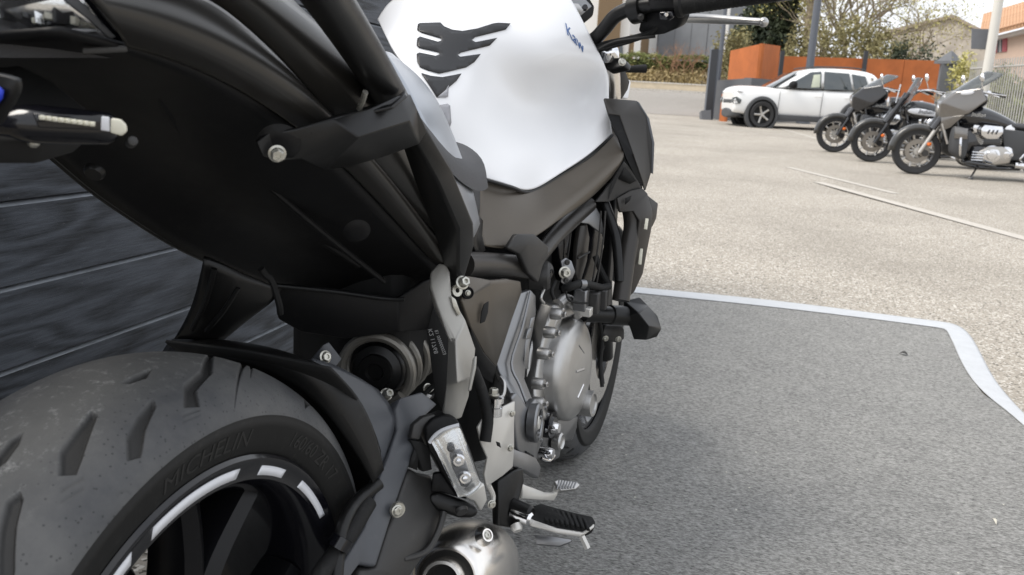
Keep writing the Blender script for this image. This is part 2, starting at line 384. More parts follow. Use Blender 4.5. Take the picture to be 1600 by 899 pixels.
# small fallen things lying on the carpet
M['leafdry'] = mk('dry_leaf', (.6, .57, .48), .8); M['leafdark'] = mk('dark_leaf', (.03, .028, .025), .8)
def leaf(px, py, L, w, rz, mt, label, name='fallen_leaf'):
    c = gp(px, py); bm = bmesh.new(); n = 6; top = []; bot = []; mid = []
    for i in range(n+1):
        t = i/n; hw = w*math.sin(math.pi*min(1, t*.96+.02)); zz = .012+.006*math.sin(t*3)
        q = lambda s: Vector((math.cos(rz)*(t-.5)*L-math.sin(rz)*s, math.sin(rz)*(t-.5)*L+math.cos(rz)*s, zz+abs(s)*.4))+c
        top.append(bm.verts.new(q(hw))); mid.append(bm.verts.new(q(0))); bot.append(bm.verts.new(q(-hw)))
    for i in range(n):
        bm.faces.new((top[i], top[i+1], mid[i+1], mid[i])); bm.faces.new((mid[i], mid[i+1], bot[i+1], bot[i]))
    o = link(name, bm, mt, smooth=60); sm = o.modifiers.new('t', 'SOLIDIFY'); sm.thickness = .0006
    tag(o, label, 'leaf')
leaf(1552, 824, .028, .0035, .15, M['leafdry'], 'pale dry willow-shaped leaf lying near the right edge of the carpet')
leaf(1411, 559, .03, .011, 1.2, M['leafdark'], 'small dark crumpled leaf on the carpet near the taped corner')
# ---- dark boarded wall behind the motorcycle
def woodmat():
    mt, t, b = newmat('charred_boards'); N = t.nodes; L = t.links
    tc = N.new('ShaderNodeTexCoord'); oi = N.new('ShaderNodeObjectInfo')
    ad = N.new('ShaderNodeVectorMath'); ad.operation = 'MULTIPLY_ADD'
    cb = N.new('ShaderNodeCombineXYZ'); 
    for i in range(3): L.new(oi.outputs['Random'], cb.inputs[i])
    L.new(cb.outputs[0], ad.inputs[0]); ad.inputs[1].default_value = (37, 5, 13); L.new(tc.outputs['Object'], ad.inputs[2])
    mp = N.new('ShaderNodeMapping'); mp.inputs['Scale'].default_value = (1.1, 1, 9); L.new(ad.outputs[0], mp.inputs[0])
    n0 = N.new('ShaderNodeTexNoise'); n0.inputs['Scale'].default_value = 1.1; n0.inputs['Detail'].default_value = 2; L.new(mp.outputs[0], n0.inputs[0])
    # growth rings: contour lines of a stretched noise field
    mu = N.new('ShaderNodeMath'); mu.operation = 'MULTIPLY'; mu.inputs[1].default_value = 62; L.new(n0.outputs['Fac'], mu.inputs[0])
    sn = N.new('ShaderNodeMath'); sn.operation = 'SINE'; L.new(mu.outputs[0], sn.inputs[0])
    n1 = N.new('ShaderNodeTexNoise'); n1.inputs['Scale'].default_value = 14; n1.inputs['Detail'].default_value = 8; n1.inputs['Roughness'].default_value = .75
    mp2 = N.new('ShaderNodeMapping'); mp2.inputs['Scale'].default_value = (1, 1, 16); L.new(ad.outputs[0], mp2.inputs[0]); L.new(mp2.outputs[0], n1.inputs[0])
    n2 = N.new('ShaderNodeTexNoise'); n2.inputs['Scale'].default_value = 4; n2.inputs['Detail'].default_value = 5; L.new(ad.outputs[0], n2.inputs[0])
    a1 = N.new('ShaderNodeMath'); a1.operation = 'MULTIPLY_ADD'; a1.inputs[1].default_value = .15; L.new(sn.outputs[0], a1.inputs[0]); L.new(n1.outputs['Fac'], a1.inputs[2])
    a2 = N.new('ShaderNodeMath'); a2.operation = 'MULTIPLY_ADD'; a2.inputs[1].default_value = .5; L.new(n2.outputs['Fac'], a2.inputs[0]); L.new(a1.outputs[0], a2.inputs[2])
    r = N.new('ShaderNodeValToRGB'); e0, e1 = r.color_ramp.elements; e0.position = .40; e0.color = (.010, .0118, .0146, 1); e1.position = 1.0; e1.color = (.088, .099, .118, 1)
    L.new(a2.outputs[0], r.inputs[0])
    n4 = N.new('ShaderNodeTexNoise'); n4.inputs['Scale'].default_value = 170; n4.inputs['Detail'].default_value = 2; L.new(tc.outputs['Object'], n4.inputs[0])
    r4 = N.new('ShaderNodeMapRange'); r4.inputs[1].default_value = .72; r4.inputs[2].default_value = .78; r4.inputs[4].default_value = .6; L.new(n4.outputs['Fac'], r4.inputs[0])
    mx = N.new('ShaderNodeMix'); mx.data_type = 'RGBA'; L.new(r4.outputs[0], mx.inputs[0]); L.new(r.outputs[0], mx.inputs[6]); mx.inputs[7].default_value = (.2, .2, .2, 1)
    L.new(mx.outputs[2], b.inputs['Base Color']); b.inputs['Roughness'].default_value = .6; b.inputs['Specular IOR Level'].default_value = .35
    bp = N.new('ShaderNodeBump'); bp.inputs['Strength'].default_value = .35; bp.inputs['Distance'].default_value = .003; L.new(a1.outputs[0], bp.inputs['Height']); L.new(bp.outputs[0], b.inputs['Normal'])
    return mt
M['wood'] = woodmat(); M['woodedge'] = mk('worn_lit_board_edge', (.19, .205, .225), .7, var=.35, vscale=40, stretch=(.3, 1, 1))  # chamfer paler than the boards: worn edge plus sky light painted in
WP = at(0, 451, d=1.5)                                              # a joint between two boards
WD = Vector((1, .0842, -.0118)).normalized(); WN = Vector((WD.y, -WD.x, 0)).normalized()   # along the wall / out of it
WU = WN.cross(WD)*-1
if WU.z < 0: WU = -WU
PW = .1405
wall = empty('board_wall', (WP.x, WP.y, 0)); tag(wall, 'dark stained timber board wall close behind the naked motorcycle', 'wall')
random.seed(3)
LEN0, LEN1 = -2.6, 3.0
def board(k, a, b_):
    """one plank with eased long edges, its lower lip proud of the joint"""
    z0 = k*PW+.0012; z1 = (k+1)*PW-.0012; prof = [(-.02, z0), (.001, z0), (.002, z0+.0012), (.002, z1-.0065), (-.0075, z1), (-.02, z1)]
    bm = bmesh.new(); off = random.uniform(-.0012, .0012); rings = []
    for s in (a+.001, b_-.001):
        rings.append([bm.verts.new(WP+WD*s+WN*(h+off)+WU*z) for h, z in prof])
    n = len(prof)
    for i in range(n): bm.faces.new((rings[0][i], rings[0][(i+1) % n], rings[1][(i+1) % n], rings[1][i]))
    bm.faces.new(rings[0]); bm.faces.new(rings[1][::-1]); bmesh.ops.recalc_face_normals(bm, faces=bm.faces[:])
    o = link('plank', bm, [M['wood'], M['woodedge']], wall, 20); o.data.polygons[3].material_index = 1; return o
for k in range(-4, 9):
    cut = random.uniform(-2.2, -1.2)
    board(k, LEN0, cut); board(k, cut, LEN1)
bm = bmesh.new(); L = LEN1-LEN0
rot = Matrix((WD, WN, WU)).transposed()
box_bm(bm, WP+WD*((LEN0+LEN1)/2)+WN*-.075+WU*(2.5*PW), (L/2-.002, .054, 6.4*PW), rot); link('backing', bm, M['void'], wall, 0)
# a low concrete footing along the wall base
M['stone'] = mk('tan_stone', (.42, .37, .28), .9, bump=.8, bscale=60, var=.35, vscale=25)
bm = bmesh.new(); c = WP+WD*((LEN0+LEN1)/2)+WN*.03; c.z = .035
box_bm(bm, c, (L/2, .055, .045), Matrix((WD.xy.to_3d().normalized(), WN, Vector((0, 0, 1)))).transposed())
o = link('footing', bm, M['stone'], wall, 0); bevel(o, .01)
# ---------------------------------------------------------------- the naked motorcycle in front
bike = empty('motorcycle', (0, 0, 0))
tag(bike, 'large white and black naked motorcycle filling the foreground, seen from behind its rear wheel', 'motorcycle', 'motorcycles in the car park')
B = bike
# ---- rear wheel
XC, ZC = -.101, .316
def inpoly(px, py, poly):
    c = np.zeros(px.shape, bool); n = len(poly)
    for i in range(n):
        (x0, y0), (x1, y1) = poly[i], poly[(i+1) % n]
        cond = ((y0 > py) != (y1 > py)); xx = (x1-x0)*(py-y0)/((y1-y0) if y1 != y0 else 1e-9)+x0
        c ^= cond & (px < xx)
    return c
def projn(P):
    d = P-np.array(CAM); z = d@np.array(FW); return 800+FPX*(d@np.array(RT))/z, 449.5-FPX*(d@np.array(UP))/z
def tyre_profile():
    pr = []
    for t in np.linspace(-78, 78, 61):                               # the round tread, right shoulder first
        a = math.radians(t); pr.append((.262+.053*math.cos(a)**.9, .081*math.sin(a)/math.sin(math.radians(78))))
    return pr
TP = tyre_profile()
SW = [(.2725, -.0893), (.2715, -.0902), (.266, -.0892), (.258, -.087), (.250, -.0845), (.243, -.082), (.239, -.079), (.236, -.070)]
def wheel_tyre(name, xc, zc, prof, side, grooves, mats, parent, nA=420, yoff=0):
    """prof: tread (r,y); side: right sidewall (mirrored left); grooves in (angle,y) cut into the tread"""
    full = [(r, y) for r, y in side[::-1]]+prof+[(r, -y) for r, y in side]
    R = np.array([q[0] for q in full]); Y = np.array([q[1] for q in full])
    if nA: A = np.linspace(0, 2*np.pi, nA, endpoint=False)
    else: A = np.concatenate([np.linspace(-2.1, 1.0, 1500, endpoint=False), np.linspace(1.0, 2*np.pi-2.1, 330, endpoint=False)]); nA = len(A)
    AA, YY = np.meshgrid(A, Y, indexing='ij'); RR = np.repeat(R[None], nA, 0).copy()
    dep = np.zeros_like(RR)
    for poly, dd in grooves:
        pa = np.array(poly); k0 = (AA > pa[:, 0].min()-.02) & (AA < pa[:, 0].max()+.02) & (YY > pa[:, 1].min()-.004) & (YY < pa[:, 1].max()+.004)
        if not k0.any(): continue
        a_s, y_s = AA[k0]*R.max(), YY[k0]; P_ = pa*np.array([R.max(), 1.]); d2 = np.full(a_s.shape, 1e9)
        for i_ in range(len(P_)):
            p0, p1 = P_[i_], P_[(i_+1) % len(P_)]; e_ = p1-p0; t_ = np.clip(((a_s-p0[0])*e_[0]+(y_s-p0[1])*e_[1])/max(1e-12, e_@e_), 0, 1)
            d2 = np.minimum(d2, (a_s-p0[0]-t_*e_[0])**2+(y_s-p0[1]-t_*e_[1])**2)
        sd_ = np.where(inpoly(AA[k0], YY[k0], poly), np.sqrt(d2), -np.sqrt(d2))
        dep[k0] = np.maximum(dep[k0], dd*np.clip((sd_+.0008)/.0030, 0, 1))
    RR -= dep
    co = np.stack([xc+RR*np.sin(AA), YY+yoff, zc+RR*np.cos(AA)], -1).reshape(-1, 3); nY = len(full)
    i, j = np.meshgrid(np.arange(nA), np.arange(nY-1), indexing='ij'); i2 = (i+1) % nA
    F = np.stack([i*nY+j, i*nY+j+1, i2*nY+j+1, i2*nY+j], -1).reshape(-1, 4)
    me = bpy.data.meshes.new(name); me.from_pydata(co.tolist(), [], F.tolist())
    o = linkme(name, me, mats, parent, 179)
    ns = len(side)
    idx = np.zeros(len(F), int); jj = j.reshape(-1); idx[(jj < ns) | (jj >= nY-1-ns)] = 1
    dm = (dep.reshape(-1)[F] > .0012).all(1); at_ = me.attributes.new('sipe', 'FLOAT', 'POINT'); at_.data.foreach_set('value', np.clip(dep.reshape(-1)/.003, 0, 1).tolist())
    me.polygons.foreach_set('material_index', idx.tolist())
    return o
# refine the tread across so that the sipes have crisp edges
ts = np.linspace(-78, 78, 281); TPF = [(.2625+.0575*max(0, math.cos(math.radians(t)))**.9, .0895*math.sin(math.radians(t))/math.sin(math.radians(78))) for t in ts]
GP = [[(143, 642), (152, 648), (140, 680), (128, 716), (118, 742), (93, 742), (94, 705), (115, 675)],
      [(239, 624), (244, 634), (226, 672), (222, 700), (220, 713), (199, 719), (197, 682), (215, 650)],
      [(326, 577), (331, 584), (307, 610), (312, 634), (288, 636), (287, 603), (313, 580)],
      [(391, 590), (386, 605), (378, 632), (366, 637), (367, 614), (382, 592)],
      [(237, 577), (229, 590), (203, 599), (190, 599), (212, 585)],
      [(35, 677), (28, 695), (8, 722), (-14, 738), (-5, 712), (18, 687)],
      [(30, 767), (36, 780), (26, 820), (23, 890), (18, 915), (-5, 915), (-2, 830), (10, 785)],
      [(420, 586), (446, 590), (440, 600), (428, 599)], [(478, 617), (491, 625), (489, 640), (477, 638)]]
GL = [[(95, 764), (131, 744), (131, 748), (95, 769)], [(95, 782), (131, 760), (131, 764), (95, 787)], [(285, 648), (312, 638), (312, 641), (285, 652)], [(285, 657), (312, 647), (312, 650), (285, 661)],
      [(183, 776), (187, 770), (197, 767), (204, 771), (203, 773), (196, 769), (188, 772), (185, 777)]]
a_ = np.linspace(-2.2, 1.6, 900); rr = np.array([q[0] for q in TPF]); yy = np.array([q[1] for q in TPF])
AAg, RRg = np.meshgrid(a_, rr, indexing='ij'); YYg = np.repeat(yy[None], len(a_), 0)
pxg, pyg = projn(np.stack([XC+RRg*np.sin(AAg), YYg, ZC+RRg*np.cos(AAg)], -1).reshape(-1, 3)); vis = (YYg.reshape(-1) < .055)
def to_ay(poly):
    out = []
    for x, y in poly:
        k = np.argmin((pxg-x)**2+(pyg-y)**2+np.where(vis, 0, 1e6)); out.append((AAg.reshape(-1)[k], YYg.reshape(-1)[k]))
    return out
grooves = []
for q in GP: grooves.append((to_ay(q), .0042))
for q in GL: grooves.append((to_ay(q), .0016))
ex = []
for poly, dd in grooves:                                             # the same sipes on round the tyre, out of view
    for sh in (1.9, 3.6):
        ex.append(([(a+sh, y) for a, y in poly], dd))
norm = lambda pl: [(a, y) for a, y in pl]
allg = []
for poly, dd in grooves+ex:
    for s in (0, 2*np.pi, -2*np.pi): allg.append(([(a+s, y) for a, y in poly], dd))
def tyremat():
    mt, t, b = newmat('scrubbed_tread'); N = t.nodes; L = t.links; b.inputs['Roughness'].default_value = .62; b.inputs['Specular IOR Level'].default_value = .45
    tc = N.new('ShaderNodeTexCoord')
    n1 = N.new('ShaderNodeTexNoise'); n1.inputs['Scale'].default_value = 9; n1.inputs['Detail'].default_value = 8; n1.inputs['Roughness'].default_value = .7; L.new(tc.outputs['Object'], n1.inputs[0])
    r1 = N.new('ShaderNodeValToRGB'); r1.color_ramp.elements[0].position = .32; r1.color_ramp.elements[0].color = (.042, .0445, .0495, 1); r1.color_ramp.elements[1].position = .68; r1.color_ramp.elements[1].color = (.100, .100, .099, 1); L.new(n1.outputs['Fac'], r1.inputs[0])
    # scuffed centre band: paler and grittier towards the crown of the tread
    sp = N.new('ShaderNodeSeparateXYZ'); L.new(tc.outputs['Object'], sp.inputs[0]); ab = N.new('ShaderNodeMath'); ab.operation = 'ABSOLUTE'; L.new(sp.outputs['Y'], ab.inputs[0])
    rb = N.new('ShaderNodeMapRange'); rb.inputs[1].default_value = .062; rb.inputs[2].default_value = .018; rb.inputs[4].default_value = 1; L.new(ab.outputs[0], rb.inputs[0])
    n2 = N.new('ShaderNodeTexNoise'); n2.inputs['Scale'].default_value = 75; n2.inputs['Detail'].default_value = 9; n2.inputs['Roughness'].default_value = .8; L.new(tc.outputs['Object'], n2.inputs[0])
    r2 = N.new('ShaderNodeMapRange'); r2.inputs[1].default_value = .54; r2.inputs[2].default_value = .70; L.new(n2.outputs['Fac'], r2.inputs[0])
    mu = N.new('ShaderNodeMath'); mu.operation = 'MULTIPLY'; L.new(rb.outputs[0], mu.inputs[0]); L.new(r2.outputs[0], mu.inputs[1])
    m1 = N.new('ShaderNodeMix'); m1.data_type = 'RGBA'; m1.inputs[0].default_value = .35
    mb = N.new('ShaderNodeMath'); mb.operation = 'MULTIPLY'; mb.inputs[1].default_value = .45; L.new(rb.outputs[0], mb.inputs[0]); L.new(mb.outputs[0], m1.inputs[0])
    L.new(r1.outputs[0], m1.inputs[6]); m1.inputs[7].default_value = (.135, .132, .122, 1)
    m2 = N.new('ShaderNodeMix'); m2.data_type = 'RGBA'; L.new(mu.outputs[0], m2.inputs[0]); L.new(m1.outputs[2], m2.inputs[6]); m2.inputs[7].default_value = (.30, .30, .29, 1)
    # pepper of little moulding pits
    vo = N.new('ShaderNodeTexVoronoi'); vo.inputs['Scale'].default_value = 170; L.new(tc.outputs['Object'], vo.inputs[0])
    lt = N.new('ShaderNodeMath'); lt.operation = 'LESS_THAN'; lt.inputs[1].default_value = .16; L.new(vo.outputs['Distance'], lt.inputs[0])
    inv = N.new('ShaderNodeMath'); inv.operation = 'SUBTRACT'; inv.inputs[0].default_value = 1; L.new(rb.outputs[0], inv.inputs[1])
    m3f = N.new('ShaderNodeMath'); m3f.operation = 'MULTIPLY'; L.new(lt.outputs[0], m3f.inputs[0]); L.new(inv.outputs[0], m3f.inputs[1])
    m3g = N.new('ShaderNodeMath'); m3g.operation = 'MULTIPLY'; m3g.inputs[1].default_value = .6; L.new(m3f.outputs[0], m3g.inputs[0])
    m3 = N.new('ShaderNodeMix'); m3.data_type = 'RGBA'; L.new(m3g.outputs[0], m3.inputs[0]); L.new(m2.outputs[2], m3.inputs[6]); m3.inputs[7].default_value = (.010, .010, .011, 1)
    an = N.new('ShaderNodeAttribute'); an.attribute_name = 'sipe'; am = N.new('ShaderNodeMath'); am.operation = 'MULTIPLY'; am.inputs[1].default_value = .92; L.new(an.outputs['Fac'], am.inputs[0])
    m4 = N.new('ShaderNodeMix'); m4.data_type = 'RGBA'; L.new(am.outputs[0], m4.inputs[0]); L.new(m3.outputs[2], m4.inputs[6]); m4.inputs[7].default_value = (.014, .0135, .013, 1); L.new(m4.outputs[2], b.inputs['Base Color'])
    bp = N.new('ShaderNodeBump'); bp.inputs['Strength'].default_value = .5; bp.inputs['Distance'].default_value = .0015; L.new(n2.outputs['Fac'], bp.inputs['Height']); L.new(bp.outputs[0], b.inputs['Normal'])
    return mt
M['tread'] = tyremat(); M['sidewall'] = mk('tyre_sidewall', (.0085, .0085, .0083), .6, spec=.3, bump=.15, bscale=900, dust=.1, vscale=20)
M['sipe'] = mk('tread_sipe', (.020, .0195, .018), .8, dust=.35, vscale=30)
rw = empty('rear_wheel', (XC, 0, ZC), parent=B)
wheel_tyre('tyre', XC, ZC, TPF, SW, allg, [M['tread'], M['sidewall'], M['sipe']], rw, None)
RIM = [(.2355, -.070), (.2395, -.076), (.2395, -.0805), (.2362, -.0835), (.2320, -.0830), (.2295, -.0812), (.2165, -.0806), (.2130, -.077), (.2060, -.066), (.2010, -.045), (.1985, 0)]
prof = RIM+[(r, -y) for r, y in RIM[-2::-1]]
rim = lathe('rim', (XC, 0, ZC), (0, 1, 0), [(r, y) for r, y in prof], M['blackgloss'], rw, 160)
spk = None
SPA = 21
def spoke(k):
    a = R_(k*72+SPA); bm = bmesh.new()
    for sgn in (-1, 1):
        p = []
        for t, r in ((0, .045), (.25, .09), (.5, .135), (.8, .175), (1, .203)):
            aa = a+sgn*(.05+.24*max(0, t-.15)); p.append(Vector((XC+r*math.sin(aa), -.022-.006*t, ZC+r*math.cos(aa))))
        sweep(bm, crom(p, 3), [.021-.004*i/12 for i in range(13)], 8, flat=1.5, up0=Vector((0, 1, 0)))
    bmesh.ops.recalc_face_normals(bm, faces=bm.faces[:]); return link('spoke', bm, M['rimblack'], rw)
for k in range(5): spoke(k)
lathe('sprocket', (XC, 0, ZC), (0, 1, 0), [(.03, .082), (.115, .082), (.118, .085), (.115, .088), (.03, .088)], M['blacksatin'], rw, 60)
lathe('hub', (XC, 0, ZC), (0, 1, 0), [(0, -.075), (.03, -.075), (.038, -.06), (.05, -.04), (.05, .04), (.038, .07), (0, .07)], M['blacksatin'], rw, 40)
lathe('brake_disc', (XC, 0, ZC), (0, 1, 0), [(.062, -.062), (.11, -.062), (.11, -.066), (.062, -.066), (.062, -.062)], M['gunmetal'], rw, 64)
# the white and black tape pieces round the rim flange
def rim_tape(a0, a1, r0=.2200, r1=.2288, y=-.0814, sl=.012):
    bm = bmesh.new(); n = 16; v = []
    for i in range(n+1):
        t = i/n; row = []
        for r, s in ((r0, -1), (r1, 1)):
            a = a0+(a1-a0)*t+(sl*s*(1-t)*1)+(sl*s*t*1); row.append(bm.verts.new((XC+r*math.sin(a), y, ZC+r*math.cos(a))))
        v.append(row)
    for p, q in zip(v, v[1:]): bm.faces.new((p[0], p[1], q[1], q[0]))
    bm.normal_update()
    if bm.faces[:][0].normal.y > 0: bmesh.ops.reverse_faces(bm, faces=bm.faces[:])
    o = link('rim_tape', bm, M['stripe'], rw); s = o.modifiers.new('t', 'SOLIDIFY'); s.thickness = .0004; return o
def rim_angle(px, py, r=.223, y=-.081):
    A = np.linspace(-2.6, 2.2, 4000); x, yv = projn(np.stack([XC+r*np.sin(A), np.full_like(A, y), ZC+r*np.cos(A)], -1)); return A[np.argmin((x-px)**2+(yv-py)**2)]
for p, q in (((236, 835), (374, 752)), ((405, 746), (441, 746)), ((468, 757), (517, 803)), ((100, 975), (200, 870)), ((536, 858), (545, 895))):
    rim_tape(rim_angle(*p), rim_angle(*q))
# raised lettering of the sidewall, bent round the tyre
def sidewall_text(s, a0, size, rmid=.2575, track=1.0, dep=.0006):
    me = textmesh(s, size, 0); co = np.array([v.co[:] for v in me.vertices]); w = co[:, 0].max()-co[:, 0].min(); h = co[:, 1].max(); x0 = co[:, 0].min()
    bm = bmesh.new(); bm.from_mesh(me); bpy.data.meshes.remove(me)
    ex_ = bmesh.ops.extrude_face_region(bm, geom=bm.faces[:])
    top = set(v for v in ex_['geom'] if isinstance(v, bmesh.types.BMVert))
    sr = np.array([q[0] for q in SW][::-1]); sy = np.array([q[1] for q in SW][::-1])
    for v in bm.verts:
        r = rmid+(v.co.y-h/2); a = a0+(v.co.x-x0)*track/rmid
        y = float(np.interp(r, sr, sy))-(dep if v in top else -.0006)
        v.co = (XC+r*math.sin(a), y, ZC+r*math.cos(a))
    bmesh.ops.recalc_face_normals(bm, faces=bm.faces[:]); o = link('sidewall_lettering', bm, M['letter'], rw, 20); return o, w*track/rmid
sidewall_text('MICHELIN', rim_angle(262, 768, .2575, -.087), .0235, track=1.12)
sidewall_text('160/60 ZR 17', rim_angle(455, 693, .2575, -.087), .020, track=1.02)
# ---- hugger over the rear tyre
hug = [[(252, 552, .14), (262, 535, .14), (277, 524, .15), (300, 528, .165)],
       [(285, 556, .10), (300, 545, .10), (330, 534, .115), (360, 531, .13)],
       [(350, 560, .09), (370, 550, .09), (400, 541, .10), (420, 541, .11)],
       [(420, 580, .09), (440, 568, .09), (460, 556, .10), (478, 559, .11)],
       [(475, 610, .10), (490, 592, .10), (505, 572, .11), (520, 577, .125)],
       [(520, 655, .115), (532, 640, .115), (545, 620, .125), (560, 615, .135)],
       [(560, 715, .13), (570, 705, .13), (580, 690, .14), (590, 680, .15)],
       [(582, 756, .14), (588, 750, .14), (593, 742, .145), (600, 735, .15)]]
patch('hugger_rim', hug, M['blacksatin'], B, .004)
patch('hugger', [[(488, 560, .16), (510, 565, .18), (540, 577, .21), (590, 608, .25)],
                 [(510, 590, .165), (535, 600, .185), (565, 615, .215), (604, 624, .25)],
                 [(526, 624, .165), (555, 640, .185), (585, 650, .21), (618, 645, .24)],
                 [(540, 655, .165), (565, 675, .18), (590, 685, .20), (618, 668, .23)],
                 [(560, 700, .165), (578, 712, .175), (594, 715, .19), (606, 705, .21)],
                 [(588, 752, .165), (590, 748, .17), (593, 744, .18), (596, 738, .19)]], M['slate'], B, .004)
patch('hugger_liner', [[Vector((XC+.336*math.sin(a), y, ZC+.336*math.cos(a)*(1-abs(y)*.15))) for y in (-.098, -.05, .0, .05, .098)] for a in (.55, .8, 1.1, 1.4, 1.7, 2.0)], M['void'], B, .003)
patch('hugger_stay', [[(318, 405, .10, ), (305, 465, .115), (290, 500, .12), (272, 530, .13)],
                      [(350, 415, .115), (335, 470, .115), (318, 505, .12), (296, 530, .13)],
                      [(385, 430, .14), (365, 480, .13), (342, 512, .13), (318, 533, .135)],
                      [(415, 442, .16), (395, 470, .15), (370, 505, .14), (338, 534, .14)],
                      [(440, 452, .18), (428, 472, .17), (400, 490, .16), (352, 530, .15)]], M['blacksatin'], B, .006, sub=2)
tube('stay_rib', [(335, 420, .10), (322, 470, .105), (300, 515, .11)], .003, M['blacksatin'], B, 8)
tube('stay_rib', [(372, 450, .12), (350, 485, .118), (322, 518, .12)], .003, M['blacksatin'], B, 8)
bolt(at(318, 541, x=.135), (-.6, -.6, .5), .003, M['blacksatin'], B)
facet('chain_guard', [(142, 578, .09), (152, 563, .10), (206, 551, .12), (216, 560, .12), (210, 575, .11), (150, 582, .09)], [[0, 1, 2, 3, 4, 5]], M['blacksatin'], B, .02, .003)
# bracket seen between hugger and seat tail
facet('shock_tab', [(488, 560, .2), (505, 540, .2), (514, 535, .21), (534, 561, .22), (526, 572, .21), (508, 575, .2)], [[0, 1, 2, 3, 4, 5]], M['slate'], B, .003, .0008)
bolt(at(508, 558, x=.19), (-.4, -.8, .3), .006, M['zinc'], B)
# ---- tail: underside, side cowl, seat
YR = [[(-60, 165), (62, 222), (130, 290), (205, 340), (265, 380), (320, 407), (430, 452)],
      [(-60, 92), (76, 138), (165, 208), (256, 282), (350, 345), (428, 400), (515, 462)],
      [(-60, 66), (94, 103), (204, 178), (304, 256), (404, 330), (496, 390), (620, 466)],
      [(-20, 60), (165, 98), (266, 155), (374, 234), (466, 305), (556, 375), (655, 448)],
      [(95, 52), (215, 80), (330, 118), (440, 182), (540, 262), (610, 340), (690, 428)]]
ut = []
for r, y in zip(YR, (.095, .052, .0, -.05, -.10)): ut.append([at(q[0], q[1], y=y) for q in r])
patch('undertail', ut, M['blackplastic'], B, .004)
far = [[v+Vector((0, 0, 0)) for v in ut[0]], [Vector((v.x, .125, v.z+.05)) for v in ut[0]], [Vector((v.x, .135, v.z+.12)) for v in ut[0]]]
patch('tail_cowl', far, M['blacksatin'], B, .004)
C0 = [(198, 73), (262, 90), (340, 120), (440, 180), (540, 260), (610, 338), (692, 428)]
C1 = [(170, 30), (250, 55), (345, 92), (450, 150), (550, 232), (622, 312), (700, 420)]
C1b = [(140, -15), (240, 5), (340, 40), (440, 100), (530, 180), (612, 270), (705, 405)]
G_ = [(130, -40), (300, -25), (385, 40), (462, 115), (525, 195), (612, 290), (708, 400)]
U1 = [(300, -60), (370, -10), (440, 45), (505, 105), (560, 165), (630, 250), (715, 390)]
U2 = [(350, -60), (420, -20), (490, 30), (545, 85), (600, 140), (665, 225), (725, 380)]
U3 = [(420, -60), (452, 0), (516, 50), (562, 90), (622, 140), (680, 215), (738, 360)]
rows = [[at(q[0], q[1], y=y) for q in r] for r, y in zip((C0, C1, C1b, G_), (-.103, -.122, -.124, -.108))]
patch('tail_cowl', rows, M['cowl'], B, .004, sub=3)
rows = [[at(q[0], q[1], y=y) for q in r] for r, y in zip((G_, U1, U2, U3), (-.112, -.131, -.129, -.108))]
patch('seat_cowl', rows, M['cowl'], B, .004, sub=3)
# moulded ribs along the underside
for pts, rad in (([(75, 85, -.17), (180, 140, -.09), (300, 232, 0), (440, 335, .14), (560, 415, .27)], .004), ([(400, 275, .05), (500, 360, .15), (600, 440, .27)], .0035), ([(235, 95, -.13), (250, 150, -.10), (285, 210, -.04)], .004)):
    tube('moulded_rib', [(p[0], p[1], p[2]+.004) for p in pts], rad, M['blackplastic'], B, 8)
def dome(name, px, py, x, r, h, axis, mt): 
    c = at(px, py, x=x); return lathe(name, c-Vector(axis).normalized()*h*.4, axis, [(r*1.15, 0), (r, h*.25), (r*.8, h*.7), (r*.45, h*.95), (0, h)], mt, B, 32, 60)
dome('mount_boss', 436, 226, -.03, .016, .006, (-.7, -.5, -.45), M['blackplastic'])
dome('mount_boss', 558, 362, .12, .012, .003, (-.7, -.55, -.45), M['blackplastic'])
lathe('drain_plug', at(146, 272, x=-.075), (-.7, -.2, -.6), [(0, .001), (.007, .001), (.0085, -.001), (.009, -.004)], M['blacksatin'], B, 24)
bolt(at(433, 240, x=-.052), (-.75, -.6, -.2), .0058, M['zinc'], B, .0085, 'flange_bolt')
# inner mudguard box below the tail
facet('inner_mudguard', [(428, 445, .20), (520, 452, .26), (622, 466, .30), (662, 440, .33), (700, 425, .38),
                         (436, 500, .22), (470, 520, .25), (540, 530, .28), (624, 520, .30), (668, 516, .36), (694, 500, .40)],
      [[0, 1, 6, 5], [1, 2, 8, 7, 6], [2, 3, 9, 8], [3, 4, 10, 9]], M['blackplastic'], B, .006, .003)
tube('mudguard_lip', [(430, 447, .195), (520, 456, .255), (598, 467, .285), (632, 468, .295)], .0025, M['blacksatin'], B, 8)
tube('cable_clip', [(408, 420, .16), (415, 430, .165), (425, 440, .17), (436, 475, .175), (438, 490, .18)], .004, M['blackrubber'], B, 8)
# shock absorber
sa = at(588, 580, x=.33); sb = at(650, 530, x=.52); ax = (sb-sa).normalized()
lathe('shock_body', sa, ax, [(0, -.004), (.010, -.004), (.012, -.008), (.022, -.008), (.0235, -.003), (.033, .001), (.036, .007), (.036, .03), (.026, .05), (.026, .18), (0, .18)], M['blacksatin'], B, 40)
a_, u_, w_ = frame(ax); hp = []
for k in range(150):
    t = k/149; an = t*2*math.pi*4.6+2.2; hp.append(sa+a_*(-.006+.20*t**1.8)+(u_*math.cos(an)+w_*math.sin(an))*.046)
bm = bmesh.new(); sweep(bm, hp, .0068, 10); bmesh.ops.recalc_face_normals(bm, faces=bm.faces[:]); link('coil_spring', bm, M['spring'], B)
bolt(at(603, 617, x=.30), (-.5, -.7, .5), .0065, M['zinc'], B, .012)
bolt(at(668, 607, x=.40), (-.5, -.7, .3), .0055, M['zinc'], B, .01)
